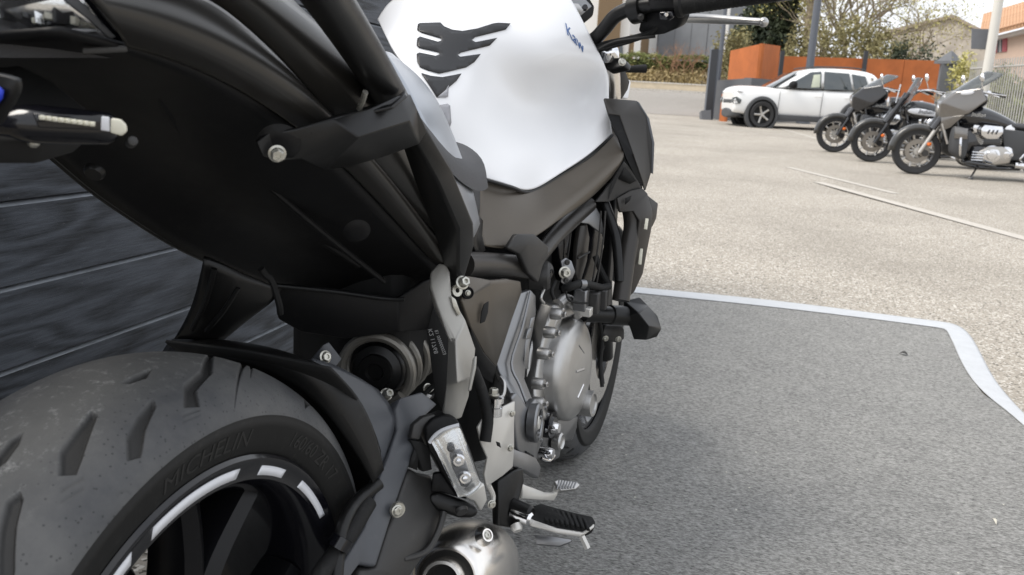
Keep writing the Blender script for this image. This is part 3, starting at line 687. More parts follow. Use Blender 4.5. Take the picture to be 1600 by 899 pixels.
# ---- rack tube, its clamp plate and the side arm
bar = [at(466, -70, x=-.18), at(514, 0, x=-.10), at(563, 75, x=.0), at(606, 146, x=.11), at(626, 182, x=.15)]
tube('rack_tube', bar, .0168, M['blacksatin'], B, 28)
cl = [('b',)]
facet('rack_bracket', [(400, 222, -.045), (420, 208, -.04), (462, 203, -.03), (520, 186, .0), (580, 168, .04), (622, 150, .075), (642, 147, .10), (652, 170, .11), (668, 205, .13),
                       (655, 226, .125), (600, 246, .085), (545, 262, .05), (508, 266, .02), (472, 250, -.005), (440, 252, -.03), (412, 246, -.045), (560, 215, .01), (640, 190, .08)],
      [[0, 1, 2, 13, 14, 15], [2, 3, 16, 12, 13], [3, 4, 16], [4, 5, 17, 16], [5, 6, 7, 17], [7, 8, 9, 17], [17, 9, 10, 16], [16, 10, 11, 12]], M['blacksatin'], B, .004, .0015)
facet('bracket_flange', [(482, 196, .0), (520, 180, .02), (580, 164, .06), (610, 158, .08), (634, 140, .10), (634, 148, .075), (612, 166, .05), (582, 173, .04), (522, 191, .005), (484, 205, -.015)],
      [[0, 1, 8, 9], [1, 2, 7, 8], [2, 3, 6, 7], [3, 4, 5, 6]], M['blacksatin'], B, .003, .001)
tube('rivet_stem', [(561, 171, .035), (567, 157, .03), (571, 144, .025)], .0026, M['zinc'], B, 10, sm=1)
arm = [(628, 228, .14), (650, 222, .125), (668, 200, .135), (652, 298, .20), (686, 288, .18), (708, 268, .20), (680, 372, .27), (716, 358, .25), (741, 350, .27), (700, 436, .33), (716, 428, .315), (742, 382, .30), (712, 452, .34), (724, 440, .34)]
facet('side_arm', arm, [[0, 1, 4, 3], [1, 2, 5, 4], [3, 4, 7, 6], [4, 5, 8, 7], [6, 7, 10, 9], [7, 8, 11, 10], [9, 10, 13, 12], [10, 11, 13]], M['blacksatin'], B, .010, .003)
patch('side_panel', [[(600, 80, .28), (630, 130, .27), (660, 190, .27), (690, 255, .29), (715, 320, .33), (738, 375, .36)],
                     [(612, 82, .33), (648, 122, .32), (682, 182, .32), (710, 245, .34), (732, 305, .37), (744, 365, .38)],
                     [(620, 90, .40), (660, 122, .39), (690, 165, .39), (716, 230, .41), (740, 295, .43), (750, 350, .43)]], M['panel'], B, .004)
patch('rider_seat', [[(690, 180, .52), (704, 232, .52), (720, 280, .54), (742, 345, .56)],
                     [(703, 205, .56), (720, 242, .57), (738, 285, .59), (748, 340, .60)],
                     [(708, 222, .60), (730, 250, .61), (752, 280, .625), (750, 325, .62)]], M['seat'], B, .006)
# the seat itself, hidden in front behind the cowl but there from the side
bm = bmesh.new(); rings = []
for x, z, hw in ((.62, .795, .07), (.5, .79, .11), (.38, .80, .13), (.28, .84, .13), (.2, .90, .12), (.0, .925, .11), (-.15, .94, .09), (-.25, .93, .06)):
    rings.append([bm.verts.new((x, y*hw+.005, z+dz)) for y, dz in ((-1, -.05), (-.92, -.01), (-.5, .008), (0, .012), (.5, .008), (.92, -.01), (1, -.05))])
for p, q in zip(rings, rings[1:]):
    for k in range(6): bm.faces.new((p[k], p[k+1], q[k+1], q[k]))
bm.faces.new(rings[0]); bm.faces.new(rings[-1][::-1]); bmesh.ops.recalc_face_normals(bm, faces=bm.faces[:])
o = link('seat', bm, M['seat'], B, 60); md = o.modifiers.new('s', 'SUBSURF'); md.levels = md.render_levels = 2
bm = bmesh.new(); rings = []
for x, z, r0, l0 in ((.16, .885, -.05, .10), (.24, .89, -.035, .11), (.33, .888, -.02, .115), (.40, .880, .01, .115), (.43, .80, -.01, .115)):
    rings.append([bm.verts.new(v) for v in ((x, r0-.055, z-.14), (x, r0-.022, z-.05), (x, r0, z-.012), (x, r0+.03, z), (x, l0-.03, z), (x, l0, z-.02), (x, l0+.01, z-.14))])
for p, q in zip(rings, rings[1:]):
    for k in range(6): bm.faces.new((p[k], p[k+1], q[k+1], q[k]))
bm.faces.new(rings[0]); bm.faces.new(rings[-1][::-1]); bmesh.ops.recalc_face_normals(bm, faces=bm.faces[:])
o = link('passenger_seat', bm, M['seat'], B, 60); md = o.modifiers.new('s', 'SUBSURF'); md.levels = md.render_levels = 1
# ---- tail lamp, number plate, rear indicator
def yat(px, py, y): return at(px, py, y=y)
facet('lamp_recess', [yat(-80, -40, -.0), yat(-80, 40, -.0), yat(30, 62, -.03), yat(100, 72, -.06), yat(192, 68, -.097), yat(203, 58, -.099), yat(150, -6, -.095), yat(120, -30, -.09)],
      [[0, 1, 2, 3, 4, 5, 6, 7]], M['blackgloss'], B, .012, .002)
tl = empty('tail_lamp', at(100, 40, y=-.06), parent=B)
facet('reflector_bowl', [yat(-60, -20, -.012), yat(-50, 26, -.014), yat(40, 44, -.036), yat(105, 55, -.062), yat(172, 59, -.093), yat(120, -4, -.085), yat(80, -24, -.06)], [[0, 1, 2, 3, 4, 5, 6]], M['reflector'], tl, .004, 0)
for px, py, w, h_, mt in ((20, 22, 14, 9, 'blackgloss'), (44, 16, 8, 12, 'blackgloss'), (64, 26, 9, 13, 'reflector'), (78, 18, 8, 12, 'cream'), (98, 24, 13, 15, 'blackgloss'), (113, 30, 4, 8, 'cream'), (55, 30, 5, 6, 'cream'), (88, 36, 12, 5, 'blackgloss'), (5, 8, 12, 8, 'cream'), (8, 22, 6, 6, 'reflector')):
    y = -.012-(px+50)/222*.080-.003
    vs = [yat(px-w, py-h_, y), yat(px+w, py-h_*.6, y-.004), yat(px+w*.8, py+h_, y-.004), yat(px-w*.9, py+h_*.7, y)]
    facet('lamp_element', vs, [[0, 1, 2, 3]], M[mt], tl, .004, .0008)
facet('lamp_bar', [yat(112, 44, -.075), yat(152, 44, -.088), yat(152, 48, -.088), yat(113, 50, -.075)], [[0, 1, 2, 3]], M['stripe'], tl, .002, 0)
facet('lamp_bezel', [yat(100, 0, -.082), yat(118, -6, -.09), yat(182, 58, -.099), yat(172, 61, -.097), yat(140, 30, -.095)], [[0, 1, 2, 3, 4]], M['slate'], tl, .003, .0006)
facet('lamp_cover', [yat(-60, -24, -.018), yat(-50, 29, -.020), yat(40, 47, -.043), yat(105, 58, -.070), yat(176, 61, -.098), yat(124, -6, -.092), yat(80, -28, -.066)], [[0, 1, 2, 3, 4, 5, 6]], M['lens'], tl, .0015, 0)
facet('lamp_lip', [yat(128, 74, -.085), yat(198, 71, -.104), yat(200, 82, -.104), yat(128, 86, -.085)], [[0, 1, 2, 3]], M['gunmetal'], B, .004, .001)
facet('plate_hanger', [yat(-60, 105, .02), yat(30, 108, -.01), yat(80, 122, -.02), yat(150, 180, -.05), yat(120, 205, -.06), yat(60, 220, -.06), yat(-60, 220, -.03)], [[0, 1, 2, 3, 4, 5, 6]], M['void'], B, .02, .004)
npl = facet('number_plate', [at(-60, 104, x=-.335), at(12, 120, x=-.33), at(26, 125, x=-.33), at(29, 136, x=-.329), at(26, 148, x=-.329), at(1, 193, x=-.327), at(-60, 215, x=-.325)], [[0, 1, 2, 3, 4, 5, 6]], M['blacksatin'], B, .0035, .0008)
e_ = Vector((-.0012, 0, 0))
facet('plate_band', [at(-60, 118, x=-.3315)+e_, at(2, 136, x=-.3315)+e_, at(8, 142, x=-.3315)+e_, at(6, 154, x=-.331)+e_, at(-8, 172, x=-.33)+e_, at(-60, 190, x=-.3295)+e_], [[0, 1, 2, 3, 4, 5]], M['blue'], npl, .0006, 0)
ic = empty('rear_indicator', at(110, 192, x=-.24), parent=B)
i0, i1 = at(20, 192, x=-.255), at(186, 202, x=-.225)
bm = bmesh.new(); pp = [i0+(i1-i0)*t for t in (-.3, 0, .1, .25, .5, .75, .9, .96, 1.0)]
sweep(bm, pp, [.009, .0115, .0145, .0150, .0142, .0132, .0122, .0095, .005], 24, up0=Vector((0, 0, 1)), flat=.8)
bmesh.ops.recalc_face_normals(bm, faces=bm.faces[:]); link('indicator_housing', bm, M['blackgloss'], ic)
pull = (CAM-(i0+i1)/2).normalized()
facet('indicator_window', [v-pull*.0 for v in (at(50, 177, x=-.272), at(165, 182, x=-.250), at(164, 204, x=-.250), at(60, 200, x=-.271))], [[0, 1, 2, 3]], M['blackgloss'], ic, .002, .0008)
for k in range(9):
    t = k/8; px = 64+t*78; py = 184+t*10; x = -.2735+t*.018
    facet('led_segment', [at(px-4, py-4, x=x), at(px+4, py-3.5, x=x), at(px+4, py+4, x=x), at(px-4, py+3.5, x=x)], [[0, 1, 2, 3]], M['cream'], ic, .002, .0006)
facet('reflector_bar', [at(158, 182, x=-.2535), at(170, 183, x=-.2515), at(171, 206, x=-.2515), at(157, 204, x=-.2535)], [[0, 1, 2, 3]], M['stripe'], ic, .002, .0006)
facet('indicator_tip', [at(173, 185, x=-.2515), at(188, 187, x=-.249), at(197, 196, x=-.247), at(198, 206, x=-.247), at(190, 213, x=-.248), at(172, 208, x=-.2515)], [[0, 1, 2, 3, 4, 5]], M['cream'], ic, .003, .001)
lathe('bulb_nub', at(207, 221, x=-.20), (-.6, -.7, .2), [(0, .003), (.003, .002), (.0036, 0), (.0036, -.008)], M['gunmetal'], B, 16)
lathe('bulb_nub', at(52, 223, x=-.24), (-.6, -.2, -.7), [(0, .004), (.003, .002), (.004, 0), (.004, -.01)], M['zinc'], B, 16)
# ---------------------------------------------------------------- motorcycle: tank, covers, engine, front end
tank_rows = [
 [(590, 30, .80), (604, 60, .66), (624, 96, .63), (660, 124, .61), (684, 162, .61), (700, 202, .62), (712, 234, .63), (735, 256, .64), (758, 278, .66)],
 [(604, 5, .84), (622, 36, .72), (655, 62, .69), (700, 98, .68), (732, 142, .68), (752, 190, .685), (768, 232, .69), (785, 264, .695), (800, 289, .70)],
 [(640, -20, .88), (655, 12, .78), (700, 22, .76), (752, 62, .75), (786, 120, .84), (806, 172, .875), (818, 212, .83), (824, 255, .78), (829, 304, .775)],
 [(690, -40, .93), (705, -5, .88), (760, -10, .87), (815, 25, .86), (846, 100, .83), (864, 146, .985), (872, 180, 1.01), (876, 222, .94), (878, 268, .875)],
 [(740, -60, .99), (745, -30, .96), (810, -40, .95), (862, 4, .945), (893, 86, .905), (914, 128, 1.06), (917, 166, 1.085), (918, 195, 1.01), (922, 241, .945)],
 [(790, -90, 1.07), (785, -60, 1.05), (850, -60, 1.05), (896, 0, 1.04), (926, 66, 1.04), (951, 108, 1.04), (948, 142, 1.04), (951, 174, 1.03), (957, 209, 1.03)]]
patch('fuel_tank', tank_rows, M['white'], B, .004, sub=4, smooth=80)
# sampling of the tank's own surface, so that pads and lettering lie on it
bpy.context.view_layer.update()
from mathutils.bvhtree import BVHTree
from mathutils.geometry import delaunay_2d_cdt
tank_ob = [o for o in B.children if o.name.startswith('fuel_tank')][0]
dg = bpy.context.evaluated_depsgraph_get(); TB = BVHTree.FromObject(tank_ob, dg)
def on(tree, px, py, lift=.001):
    d = (at(px, py, d=1)-CAM).normalized(); h = tree.ray_cast(CAM, d)
    if h[0] is None: h = tree.find_nearest(at(px, py, x=.75))
    n = h[1] if h[1].dot(d) < 0 else -h[1]
    return h[0]+n*lift
def decal(name, polys, mt, tree, lift=.001, thick=.0012, step=5):
    """a thin piece laid on a curved surface: the outline is filled with small faces that follow it"""
    bm = bmesh.new()
    for poly in polys:
        pts = []
        for (x0, y0), (x1, y1) in zip(poly, poly[1:]+poly[:1]):
            n = max(1, int(math.hypot(x1-x0, y1-y0)/step)); pts += [(x0+(x1-x0)*k/n, y0+(y1-y0)*k/n) for k in range(n)]
        nb_ = len(pts); X = np.array(pts); gx, gy = np.meshgrid(np.arange(X[:, 0].min(), X[:, 0].max(), step), np.arange(X[:, 1].min(), X[:, 1].max(), step))
        gx, gy = gx.ravel(), gy.ravel(); k = inpoly(gx, gy, poly); gx, gy = gx[k], gy[k]
        far_ = np.array([((X-np.array([a, b_]))**2).sum(1).min() > (step*.5)**2 for a, b_ in zip(gx, gy)], bool)
        allp = [Vector(p) for p in pts]+[Vector(p) for p in zip(gx[far_].tolist(), gy[far_].tolist())] if len(gx) else [Vector(p) for p in pts]
        r_ = delaunay_2d_cdt(allp, [(i, (i+1) % nb_) for i in range(nb_)], [], 0, 1e-5)
        vs = [bm.verts.new((v.x, v.y, 0)) for v in r_[0]]
        for tri in r_[2]:
            c = sum((r_[0][i] for i in tri), Vector((0, 0)))/len(tri)
            if inpoly(np.array([c.x]), np.array([c.y]), poly)[0]: bm.faces.new([vs[i] for i in tri])
    for v in [v for v in bm.verts if not v.link_faces]: bm.verts.remove(v)
    for v in bm.verts: v.co = on(tree, v.co.x, v.co.y, lift)
    bm.normal_update(); face_cam(bm)
    o = link(name, bm, mt, B, 60); s = o.modifiers.new('t', 'SOLIDIFY'); s.thickness = thick; s.offset = 1; return o
pad = decal('tank_pad', [[(653, 40), (656, 38), (688, 37), (694, 43), (706, 48), (722, 50), (745, 46), (770, 38), (778, 37), (797, 38), (790, 47), (742, 59), (736, 64), (742, 67), (776, 60), (764, 72), (720, 83), (714, 87), (718, 90), (750, 85), (740, 98), (728, 106), (700, 113), (686, 116), (668, 111), (656, 106), (652, 98), (651, 86), (655, 84), (680, 89), (686, 87), (686, 83), (655, 76), (651, 72), (652, 62), (656, 59), (684, 67), (690, 65), (689, 61), (658, 52), (652, 48)]], M['pad'], TB, step=6)
decal('tank_pad', [[(658, 116), (672, 120), (690, 122), (706, 119), (720, 116), (712, 128), (695, 142), (682, 153), (674, 140)]], M['pad'], TB, step=6)
decal('pad_edge', [[(682, 153), (695, 142), (700, 134), (699, 152), (696, 153)]], M['padclear'], TB, step=6)
decal('pad_edge', [[(686, 165), (698, 163), (702, 166), (704, 192), (702, 199), (698, 198)]], M['padclear'], TB, step=6)
M['blueletter'] = mk('blue_letter', (.06, .13, .32), .4)
def tank_word(s, p0, ex, ey):
    me = textmesh(s, 1); co = [v.co.copy() for v in me.vertices]; x0 = min(c.x for c in co)
    bm = bmesh.new(); bm.from_mesh(me); bpy.data.meshes.remove(me); bmesh.ops.triangulate(bm, faces=bm.faces[:])
    for v in bm.verts:
        a, b_ = v.co.x-x0, v.co.y
        v.co = on(TB, p0[0]+a*ex[0]+b_*ey[0], p0[1]+a*ex[1]+b_*ey[1], .0012)
    bm.normal_update(); face_cam(bm); o = link('tank_lettering', bm, M['blueletter'], B, 0); s_ = o.modifiers.new('t', 'SOLIDIFY'); s_.thickness = .0006; s_.offset = 1
tank_word('Kaw', (886, 55), (15.5, 17.5), (-5, -27))
# the far half of the tank, out of sight of the photograph
lf = []
for r in tank_rows:
    v0 = V(r[0]); v1 = V(r[2]); vr = V(r[-1]); 
    lf.append([v0, Vector((v0.x+.01, .15, v0.z-.03)), Vector((v0.x, .17, v0.z-.10)), Vector((v0.x-.02, .14, v0.z-.20))])
patch('tank_flank', lf, M['white'], B, .004, sub=2)
# side cover under the tank
SC = [[(752, 270, .675), (796, 280, .72), (829, 288, .803), (880, 260, .905), (922, 232, .975), (956, 200, 1.05)],
      [(750, 316, .63), (796, 326, .68), (842, 326, .76), (892, 298, .85), (940, 262, .93), (971, 228, 1.0)],
      [(745, 350, .60), (790, 358, .65), (846, 346, .73), (892, 318, .82), (934, 288, .90), (979, 246, .98)],
      [(757, 384, .59), (794, 391, .63), (840, 370, .70), (880, 338, .80), (918, 317, .88), (955, 278, .96)]]
patch('side_cover', SC, M['bronze'], B, .004, sub=3)
tube('tank_seam', [(760, 282, .655), (800, 293, .70), (829, 299.5, .775), (880, 271, .883), (924, 243, .955), (957, 212, 1.028)], .003, M['blacksatin'], B, 8)
facet('cover_end', [(748, 335, .55), (756, 345, .56), (752, 368, .57), (760, 392, .57), (745, 400, .54), (738, 380, .52), (738, 352, .52)], [[0, 1, 2, 3, 4, 5, 6]], M['blacksatin'], B, .01, .002)
# frame tubes
tube('frame_tube', [(722, 414, .46), (760, 414, .56), (800, 416, .66), (850, 424, .76)], .0185, M['bronzedark'], B, 24)
tube('frame_tube', [(835, 408, .72), (862, 375, .80), (890, 347, .87), (920, 320, .95)], .0150, M['bronzedark'], B, 24)
tube('frame_tube', [(985, 325, 1.0), (988, 355, 1.0), (980, 400, .98), (970, 470, .95)], .0165, M['bronzedark'], B, 24)
tube('frame_tube', [(945, 318, .98), (962, 370, .97), (968, 440, .95)], .0095, M['blacksatin'], B, 16)
tube('hidden_frame_tube', [Vector((.46, -.02, .66)), Vector((.55, -.02, .66)), Vector((.8, -.05, .72)), Vector((1.05, -.02, .86))], .014, M['blacksatin'], B, 16)
# dark depth of the engine bay: airbox, cylinder block and head, all inboard
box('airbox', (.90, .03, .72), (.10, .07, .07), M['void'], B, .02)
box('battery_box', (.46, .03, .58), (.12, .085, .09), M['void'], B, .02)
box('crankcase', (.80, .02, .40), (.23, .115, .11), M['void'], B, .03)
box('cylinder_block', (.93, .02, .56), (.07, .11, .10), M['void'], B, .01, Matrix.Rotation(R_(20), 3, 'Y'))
# cylinder head cover and its details
facet('cylinder_head', [(868, 360, .90), (905, 330, .93), (925, 322, .96), (938, 345, .99), (945, 385, 1.0), (930, 440, .98), (905, 450, .93), (885, 440, .90), (872, 400, .90)],
      [[0, 1, 2, 3, 4, 5, 6, 7, 8]], M['blackgloss'], B, .03, .004)
facet('chain_tunnel_cover', [(908, 352, .915), (918, 350, .93), (922, 372, .945), (918, 408, .94), (906, 448, .915), (900, 430, .90), (903, 390, .905)], [[0, 1, 2, 3, 4, 5, 6]], M['bronzedark'], B, .012, .003)
tube('cover_groove', [(903, 404, .895), (921, 394, .93)], .002, M['gunmetal'], B, 8, sm=1)
facet('head_bracket', [(905, 348, .90), (912, 322, .92), (928, 318, .95), (940, 338, .96), (945, 368, .965), (936, 362, .95), (920, 350, .925)], [[0, 1, 2, 6], [2, 3, 4, 5, 6]], M['aludark'], B, .004, .0015)
tube('head_pipe', [(930, 400, .95), (940, 425, .95), (952, 445, .95)], .006, M['blackrubber'], B, 10)
for px in (884, 929, 936): tube('spark_lead', [(px+10, 330, .90), (px+6, 380, .90), (px-4, 445, .90)], .0016, M['gunmetal'], B, 6)
# sensor flange with two bolts
facet('sensor_flange', [(876, 408, .80), (884, 403, .805), (893, 408, .81), (899, 425, .81), (893, 440, .81), (884, 446, .80), (876, 441, .795), (880, 425, .80)], [[0, 1, 2, 3, 4, 5, 6, 7]], M['aludark'], B, .005, .001)
bolt(at(882, 426, x=.785), (-.8, -.6, .1), .0085, M['zinc'], B, .012)
bolt(at(886, 410, x=.79), (-.8, -.6, .1), .0042, M['gunmetal'], B); bolt(at(884, 438, x=.785), (-.8, -.6, .1), .0042, M['gunmetal'], B)
# coolant hose, sensors
tube('coolant_hose', [(880, 452, .80), (893, 448, .80), (908, 443, .82), (925, 446, .86), (940, 450, .90), (952, 447, .92)], .0068, M['blackrubber'], B, 14)
tube('hose_clamp', [(905, 444, .815), (913, 444, .826)], .0082, M['aludark'], B, 16, sm=1)
box('sensor', at(908, 468, x=.85), (.012, .012, .020), M['aludark'], B, .003); box('sensor', at(925, 472, x=.88), (.012, .014, .020), M['gunmetal'], B, .003); box('sensor', at(940, 468, x=.9), (.008, .010, .018), M['gunmetal'], B, .002)
tube('wire', [(884, 455, .79), (888, 468, .79), (900, 473, .80), (918, 474, .83)], .002, M['blackrubber'], B, 6)
tube('wire', [(868, 440, .77), (862, 455, .75), (866, 468, .75)], .003, M['blackrubber'], B, 8)
tube('wire', [(850, 452, .72), (845, 466, .70), (850, 474, .71)], .0025, M['alu'], B, 8)
box('connector', at(916, 487, x=.85), (.010, .010, .008), M['champagne'], B, .002)
# knee of the frame: shaped bracket and its round plug
facet('frame_knuckle', [(792, 388, .60), (808, 366, .62), (836, 366, .66), (858, 386, .71), (857, 398, .72), (849, 416, .70), (842, 442, .68), (826, 428, .66), (812, 398, .62), (824, 384, .63), (846, 396, .69)],
      [[0, 1, 9, 8], [1, 2, 3, 10, 9], [3, 4, 10], [10, 4, 5, 6, 7], [9, 10, 7, 8]], M['gunmetal'], B, .012, .003)
lathe('frame_plug', at(856, 431, x=.735), (.25, -1, .05), [(.024, -.03), (.024, 0), (.021, .004), (.016, .004), (.015, .001), (.006, .001), (.005, .004), (0, .004)], M['gunmetal'], B, 36)
tube('plug_rim', [at(856, 431, x=.735)+Vector((.011*math.cos(t), -.006, .011*math.sin(t))) for t in (.3, 1.0, 1.7, 2.4)], .0015, M['void'], B, 6)
# bronze side plate with slots
fp = facet('frame_plate', [(731, 431, .44), (768, 438, .50), (792, 436, .56), (814, 440, .60), (816, 456, .61), (800, 500, .59), (788, 538, .57), (776, 574, .55), (757, 552, .49), (736, 512, .43), (722, 470, .41), (766, 446, .48), (757, 500, .468)],
      [[0, 1, 11, 12, 9, 10], [1, 2, 3, 4, 5, 6, 7, 12, 11], [12, 7, 8, 9]], M['bronze'], B, .006, .002)
facet('plate_slot', [(757, 476, .458), (764, 471, .467), (763, 488, .465), (758, 503, .458), (751, 506, .450), (753, 488, .453)], [[0, 1, 2, 3, 4, 5]], M['void'], fp, .002, .0006)
lathe('slot', at(731, 458, x=.418), (-.8, -.6, .1), [(0, 0), (.006, .0), (.0075, .002), (.0085, 0), (.0085, -.003)], M['void'], B, 24)
bolt(at(731, 458, x=.414), (-.8, -.6, .1), .0032, M['zinc'], B, .003)
facet('plate_edge', [(736, 512, .425), (757, 552, .485), (776, 574, .545), (770, 600, .55), (748, 585, .50), (735, 548, .45)], [[0, 1, 2, 3, 4, 5]], M['blackplastic'], B, .02, .002)
# cast aluminium frame side
facet('frame_casting', [(815, 458, .64), (830, 453, .67), (838, 462, .69), (838, 492, .69), (831, 525, .68), (823, 560, .66), (820, 592, .64), (832, 622, .63), (848, 640, .63),
                        (776, 566, .57), (798, 568, .60), (780, 578, .57), (803, 606, .58), (824, 640, .585), (806, 626, .56), (822, 500, .655), (838, 655, .60)],
      [[0, 1, 15, 10, 9], [1, 2, 3, 15], [15, 3, 4, 5, 10], [9, 10, 12, 11], [10, 5, 6, 12], [12, 6, 7, 13], [11, 12, 13, 14], [7, 8, 16, 13]], M['casting'], B, .012, .003)
for px, py, w, h_ in ((832, 505, 2.5, 8), (827, 522, 3, 8), (824, 553, 3, 24)):
    facet('casting_pocket', [(px-w+1, py-h_, .655), (px+w+1.5, py-h_-2, .665), (px+w-1, py+h_, .66), (px-w-2, py+h_, .645)], [[0, 1, 2, 3]], M['aludark'], B, .002, .001)
tube('casting_ridge', [(829, 456, .662), (816, 512, .632), (799, 568, .592), (812, 602, .582), (826, 640, .58)], .0022, M['casting'], B, 8)
# grey plate carrying the pivot
facet('pivot_plate', [(800, 622, .50), (808, 614, .51), (826, 640, .55), (836, 622, .59), (849, 632, .60), (852, 660, .60), (848, 690, .59), (840, 712, .57), (838, 738, .56), (822, 730, .53), (808, 700, .51)],
      [[0, 1, 2, 8, 9, 10], [2, 3, 4, 5, 6, 7, 8]], M['aludark'], B, .012, .003)
lathe('pivot_ring', at(838, 661, x=.56), (.1, -1, .05), [(.012, -.01), (.0285, -.01), (.030, .002), (.028, .005), (.022, .006), (.0205, .004), (.0205, -.005), (.012, -.005)], M['aludark'], B, 48)
lathe('pivot_nut', at(839, 661, x=.56), (.1, -1, .05), [(0, .004), (.009, .004), (.012, .0), (.012, -.02)], M['champagne'], B, 12)
for k in range(6):
    t = k*math.pi/3+.3; bolt(at(838, 661, x=.56)+Vector((.0245*math.cos(t), -.010, .0245*math.sin(t))), (.1, -1, .05), .0028, M['aludark'], B, .003, 'ring_pin')
facet('pivot_slot', [(822, 705, .53), (834, 712, .55), (834, 718, .55), (823, 711, .53)], [[0, 1, 2, 3]], M['void'], B, .002, 0)
# ---- clutch side of the engine
CC = at(897, 578, x=.87)
CA = Vector((-.08, -1, .06)).normalized()
cov = [(.118, -.060), (.118, -.046), (.115, -.043), (.105, -.043), (.101, -.040), (.098, -.032), (.096, -.008), (.093, .001), (.087, .006), (.078, .008), (.072, .011), (.060, .013), (.0, .0145)]
lathe('clutch_cover', CC, CA, cov, M['alu'], B, 96, 40)
a3, u3, w3 = frame(CA)
def oncover(px, py): 
    d = (at(px, py, d=1)-CAM); t = (CC+CA*.0125-CAM).dot(CA)/d.dot(CA); return CAM+d*t
tube('cast_mark', [oncover(899, 581), oncover(911, 577)], .0035, M['alu'], B, 8, sm=1)
tube('cast_mark', [oncover(902, 622), oncover(911, 601)], .0022, M['chrome'], B, 8, sm=1)
tube('cast_mark', [oncover(904, 540), oncover(912, 552)], .0018, M['aludark'], B, 8, sm=1)
for px, py, xx in ((872, 491, .775), (852, 553, .742), (843, 600, .718), (843, 630, .712), (862, 520, .757)):
    p_ = at(px, py, x=xx); lathe('bolt_boss', p_, CA, [(0, .008), (.008, .008), (.010, .004), (.0105, -.012)], M['alu'], B, 20)
    bolt(p_+CA*.006, CA, .0055, M['alu'], B, .009)
# left lobe of the cover reaching back and down
facet('engine_side_case', [(866, 478, .80), (885, 474, .84), (905, 490, .87), (880, 500, .84), (866, 540, .82), (858, 600, .80), (858, 645, .79), (870, 665, .80), (852, 655, .76), (838, 640, .74), (836, 610, .745), (844, 555, .77), (855, 510, .785)],
      [[0, 1, 2, 3], [0, 3, 4, 12], [12, 4, 5, 11], [11, 5, 6, 10], [10, 6, 7, 8, 9]], M['alu'], B, .03, .005)
tube('case_bead', [(880, 482, .83), (862, 515, .81), (850, 560, .79), (843, 605, .77), (842, 640, .765)], .004, M['alu'], B, 10)
facet('lower_case', [(842, 640, .76), (866, 655, .80), (905, 650, .88), (902, 668, .88), (896, 690, .86), (880, 690, .84), (876, 716, .82), (866, 722, .80), (848, 700, .77)], [[0, 1, 2, 3, 4, 5, 6, 7, 8]], M['aludark'], B, .04, .005)
lathe('drive_boss', at(864, 664, x=.785), CA, [(0, .004), (.014, .004), (.018, .0), (.024, .0), (.025, -.02)], M['blackgloss'], B, 32)
lathe('drive_boss', at(864, 668, x=.78), CA, [(0, .012), (.008, .012), (.011, .006), (.011, -.01)], M['chrome'], B, 24)
lathe('filler_cap', at(924, 631, x=.925), CA, [(0, .002), (.018, .002), (.019, .005), (.024, .005), (.025, 0), (.025, -.02)], M['alu'], B, 40)
lathe('case_plug', at(874, 690, x=.80), CA, [(0, .003), (.010, .003), (.013, .006), (.016, .003), (.016, -.01)], M['alu'], B, 32)
lathe('linkage_nut', at(856, 708, x=.72), CA, [(0, .01), (.008, .01), (.010, .004), (.010, -.03)], M['chrome'], B, 16)
tube('linkage_rod', [(846, 716, .70), (858, 720, .72), (866, 712, .74)], .0026, M['chrome'], B, 8)
tube('water_pipe', [(872, 476, .82), (882, 468, .84), (896, 476, .86), (902, 492, .88)], .011, M['alu'], B, 16)
# engine-side cable bundle ahead of the cover
tube('engine_hose', [(936, 500, 1.0), (941, 530, 1.0), (938, 570, .99), (941, 605, .98)], .004, M['blackrubber'], B, 8)
tube('engine_hose', [(944, 540, 1.02), (939, 560, 1.01), (943, 600, 1.0)], .0025, M['blackrubber'], B, 8)
facet('radiator_bracket', [(945, 508, 1.02), (972, 508, 1.04), (976, 515, 1.04), (976, 530, 1.04), (966, 536, 1.03), (948, 533, 1.02), (942, 522, 1.01)], [[0, 1, 2, 3, 4, 5, 6]], M['gunmetal'], B, .02, .003)
bolt(at(966, 530, x=1.01), (-.8, -.5, -.3), .005, M['zinc'], B); bolt(at(946, 529, x=1.0), (-.8, -.5, -.3), .005, M['zinc'], B)
# crash bobbin
lathe('bobbin_shaft', at(912, 490, x=.92), at(985, 494, x=1.0)-at(912, 490, x=.92), [(0, 0), (.016, 0), (.016, .06), (.019, .062), (.019, .12), (0, .12)], M['blacksatin'], B, 28)
facet('crash_bobbin', [(975, 470, 1.0), (1000, 464, 1.03), (1012, 477, 1.03), (1028, 494, 1.03), (1034, 514, 1.03), (1027, 527, 1.02), (1010, 532, 1.0), (990, 531, .99), (984, 512, .98), (974, 496, .98), (998, 489, .97), (1014, 510, .975)],
      [[0, 1, 2, 10], [2, 3, 4, 11, 10], [4, 5, 6, 11], [0, 10, 9], [10, 11, 6, 7, 8, 9]], M['blacksatin'], B, .03, .003)
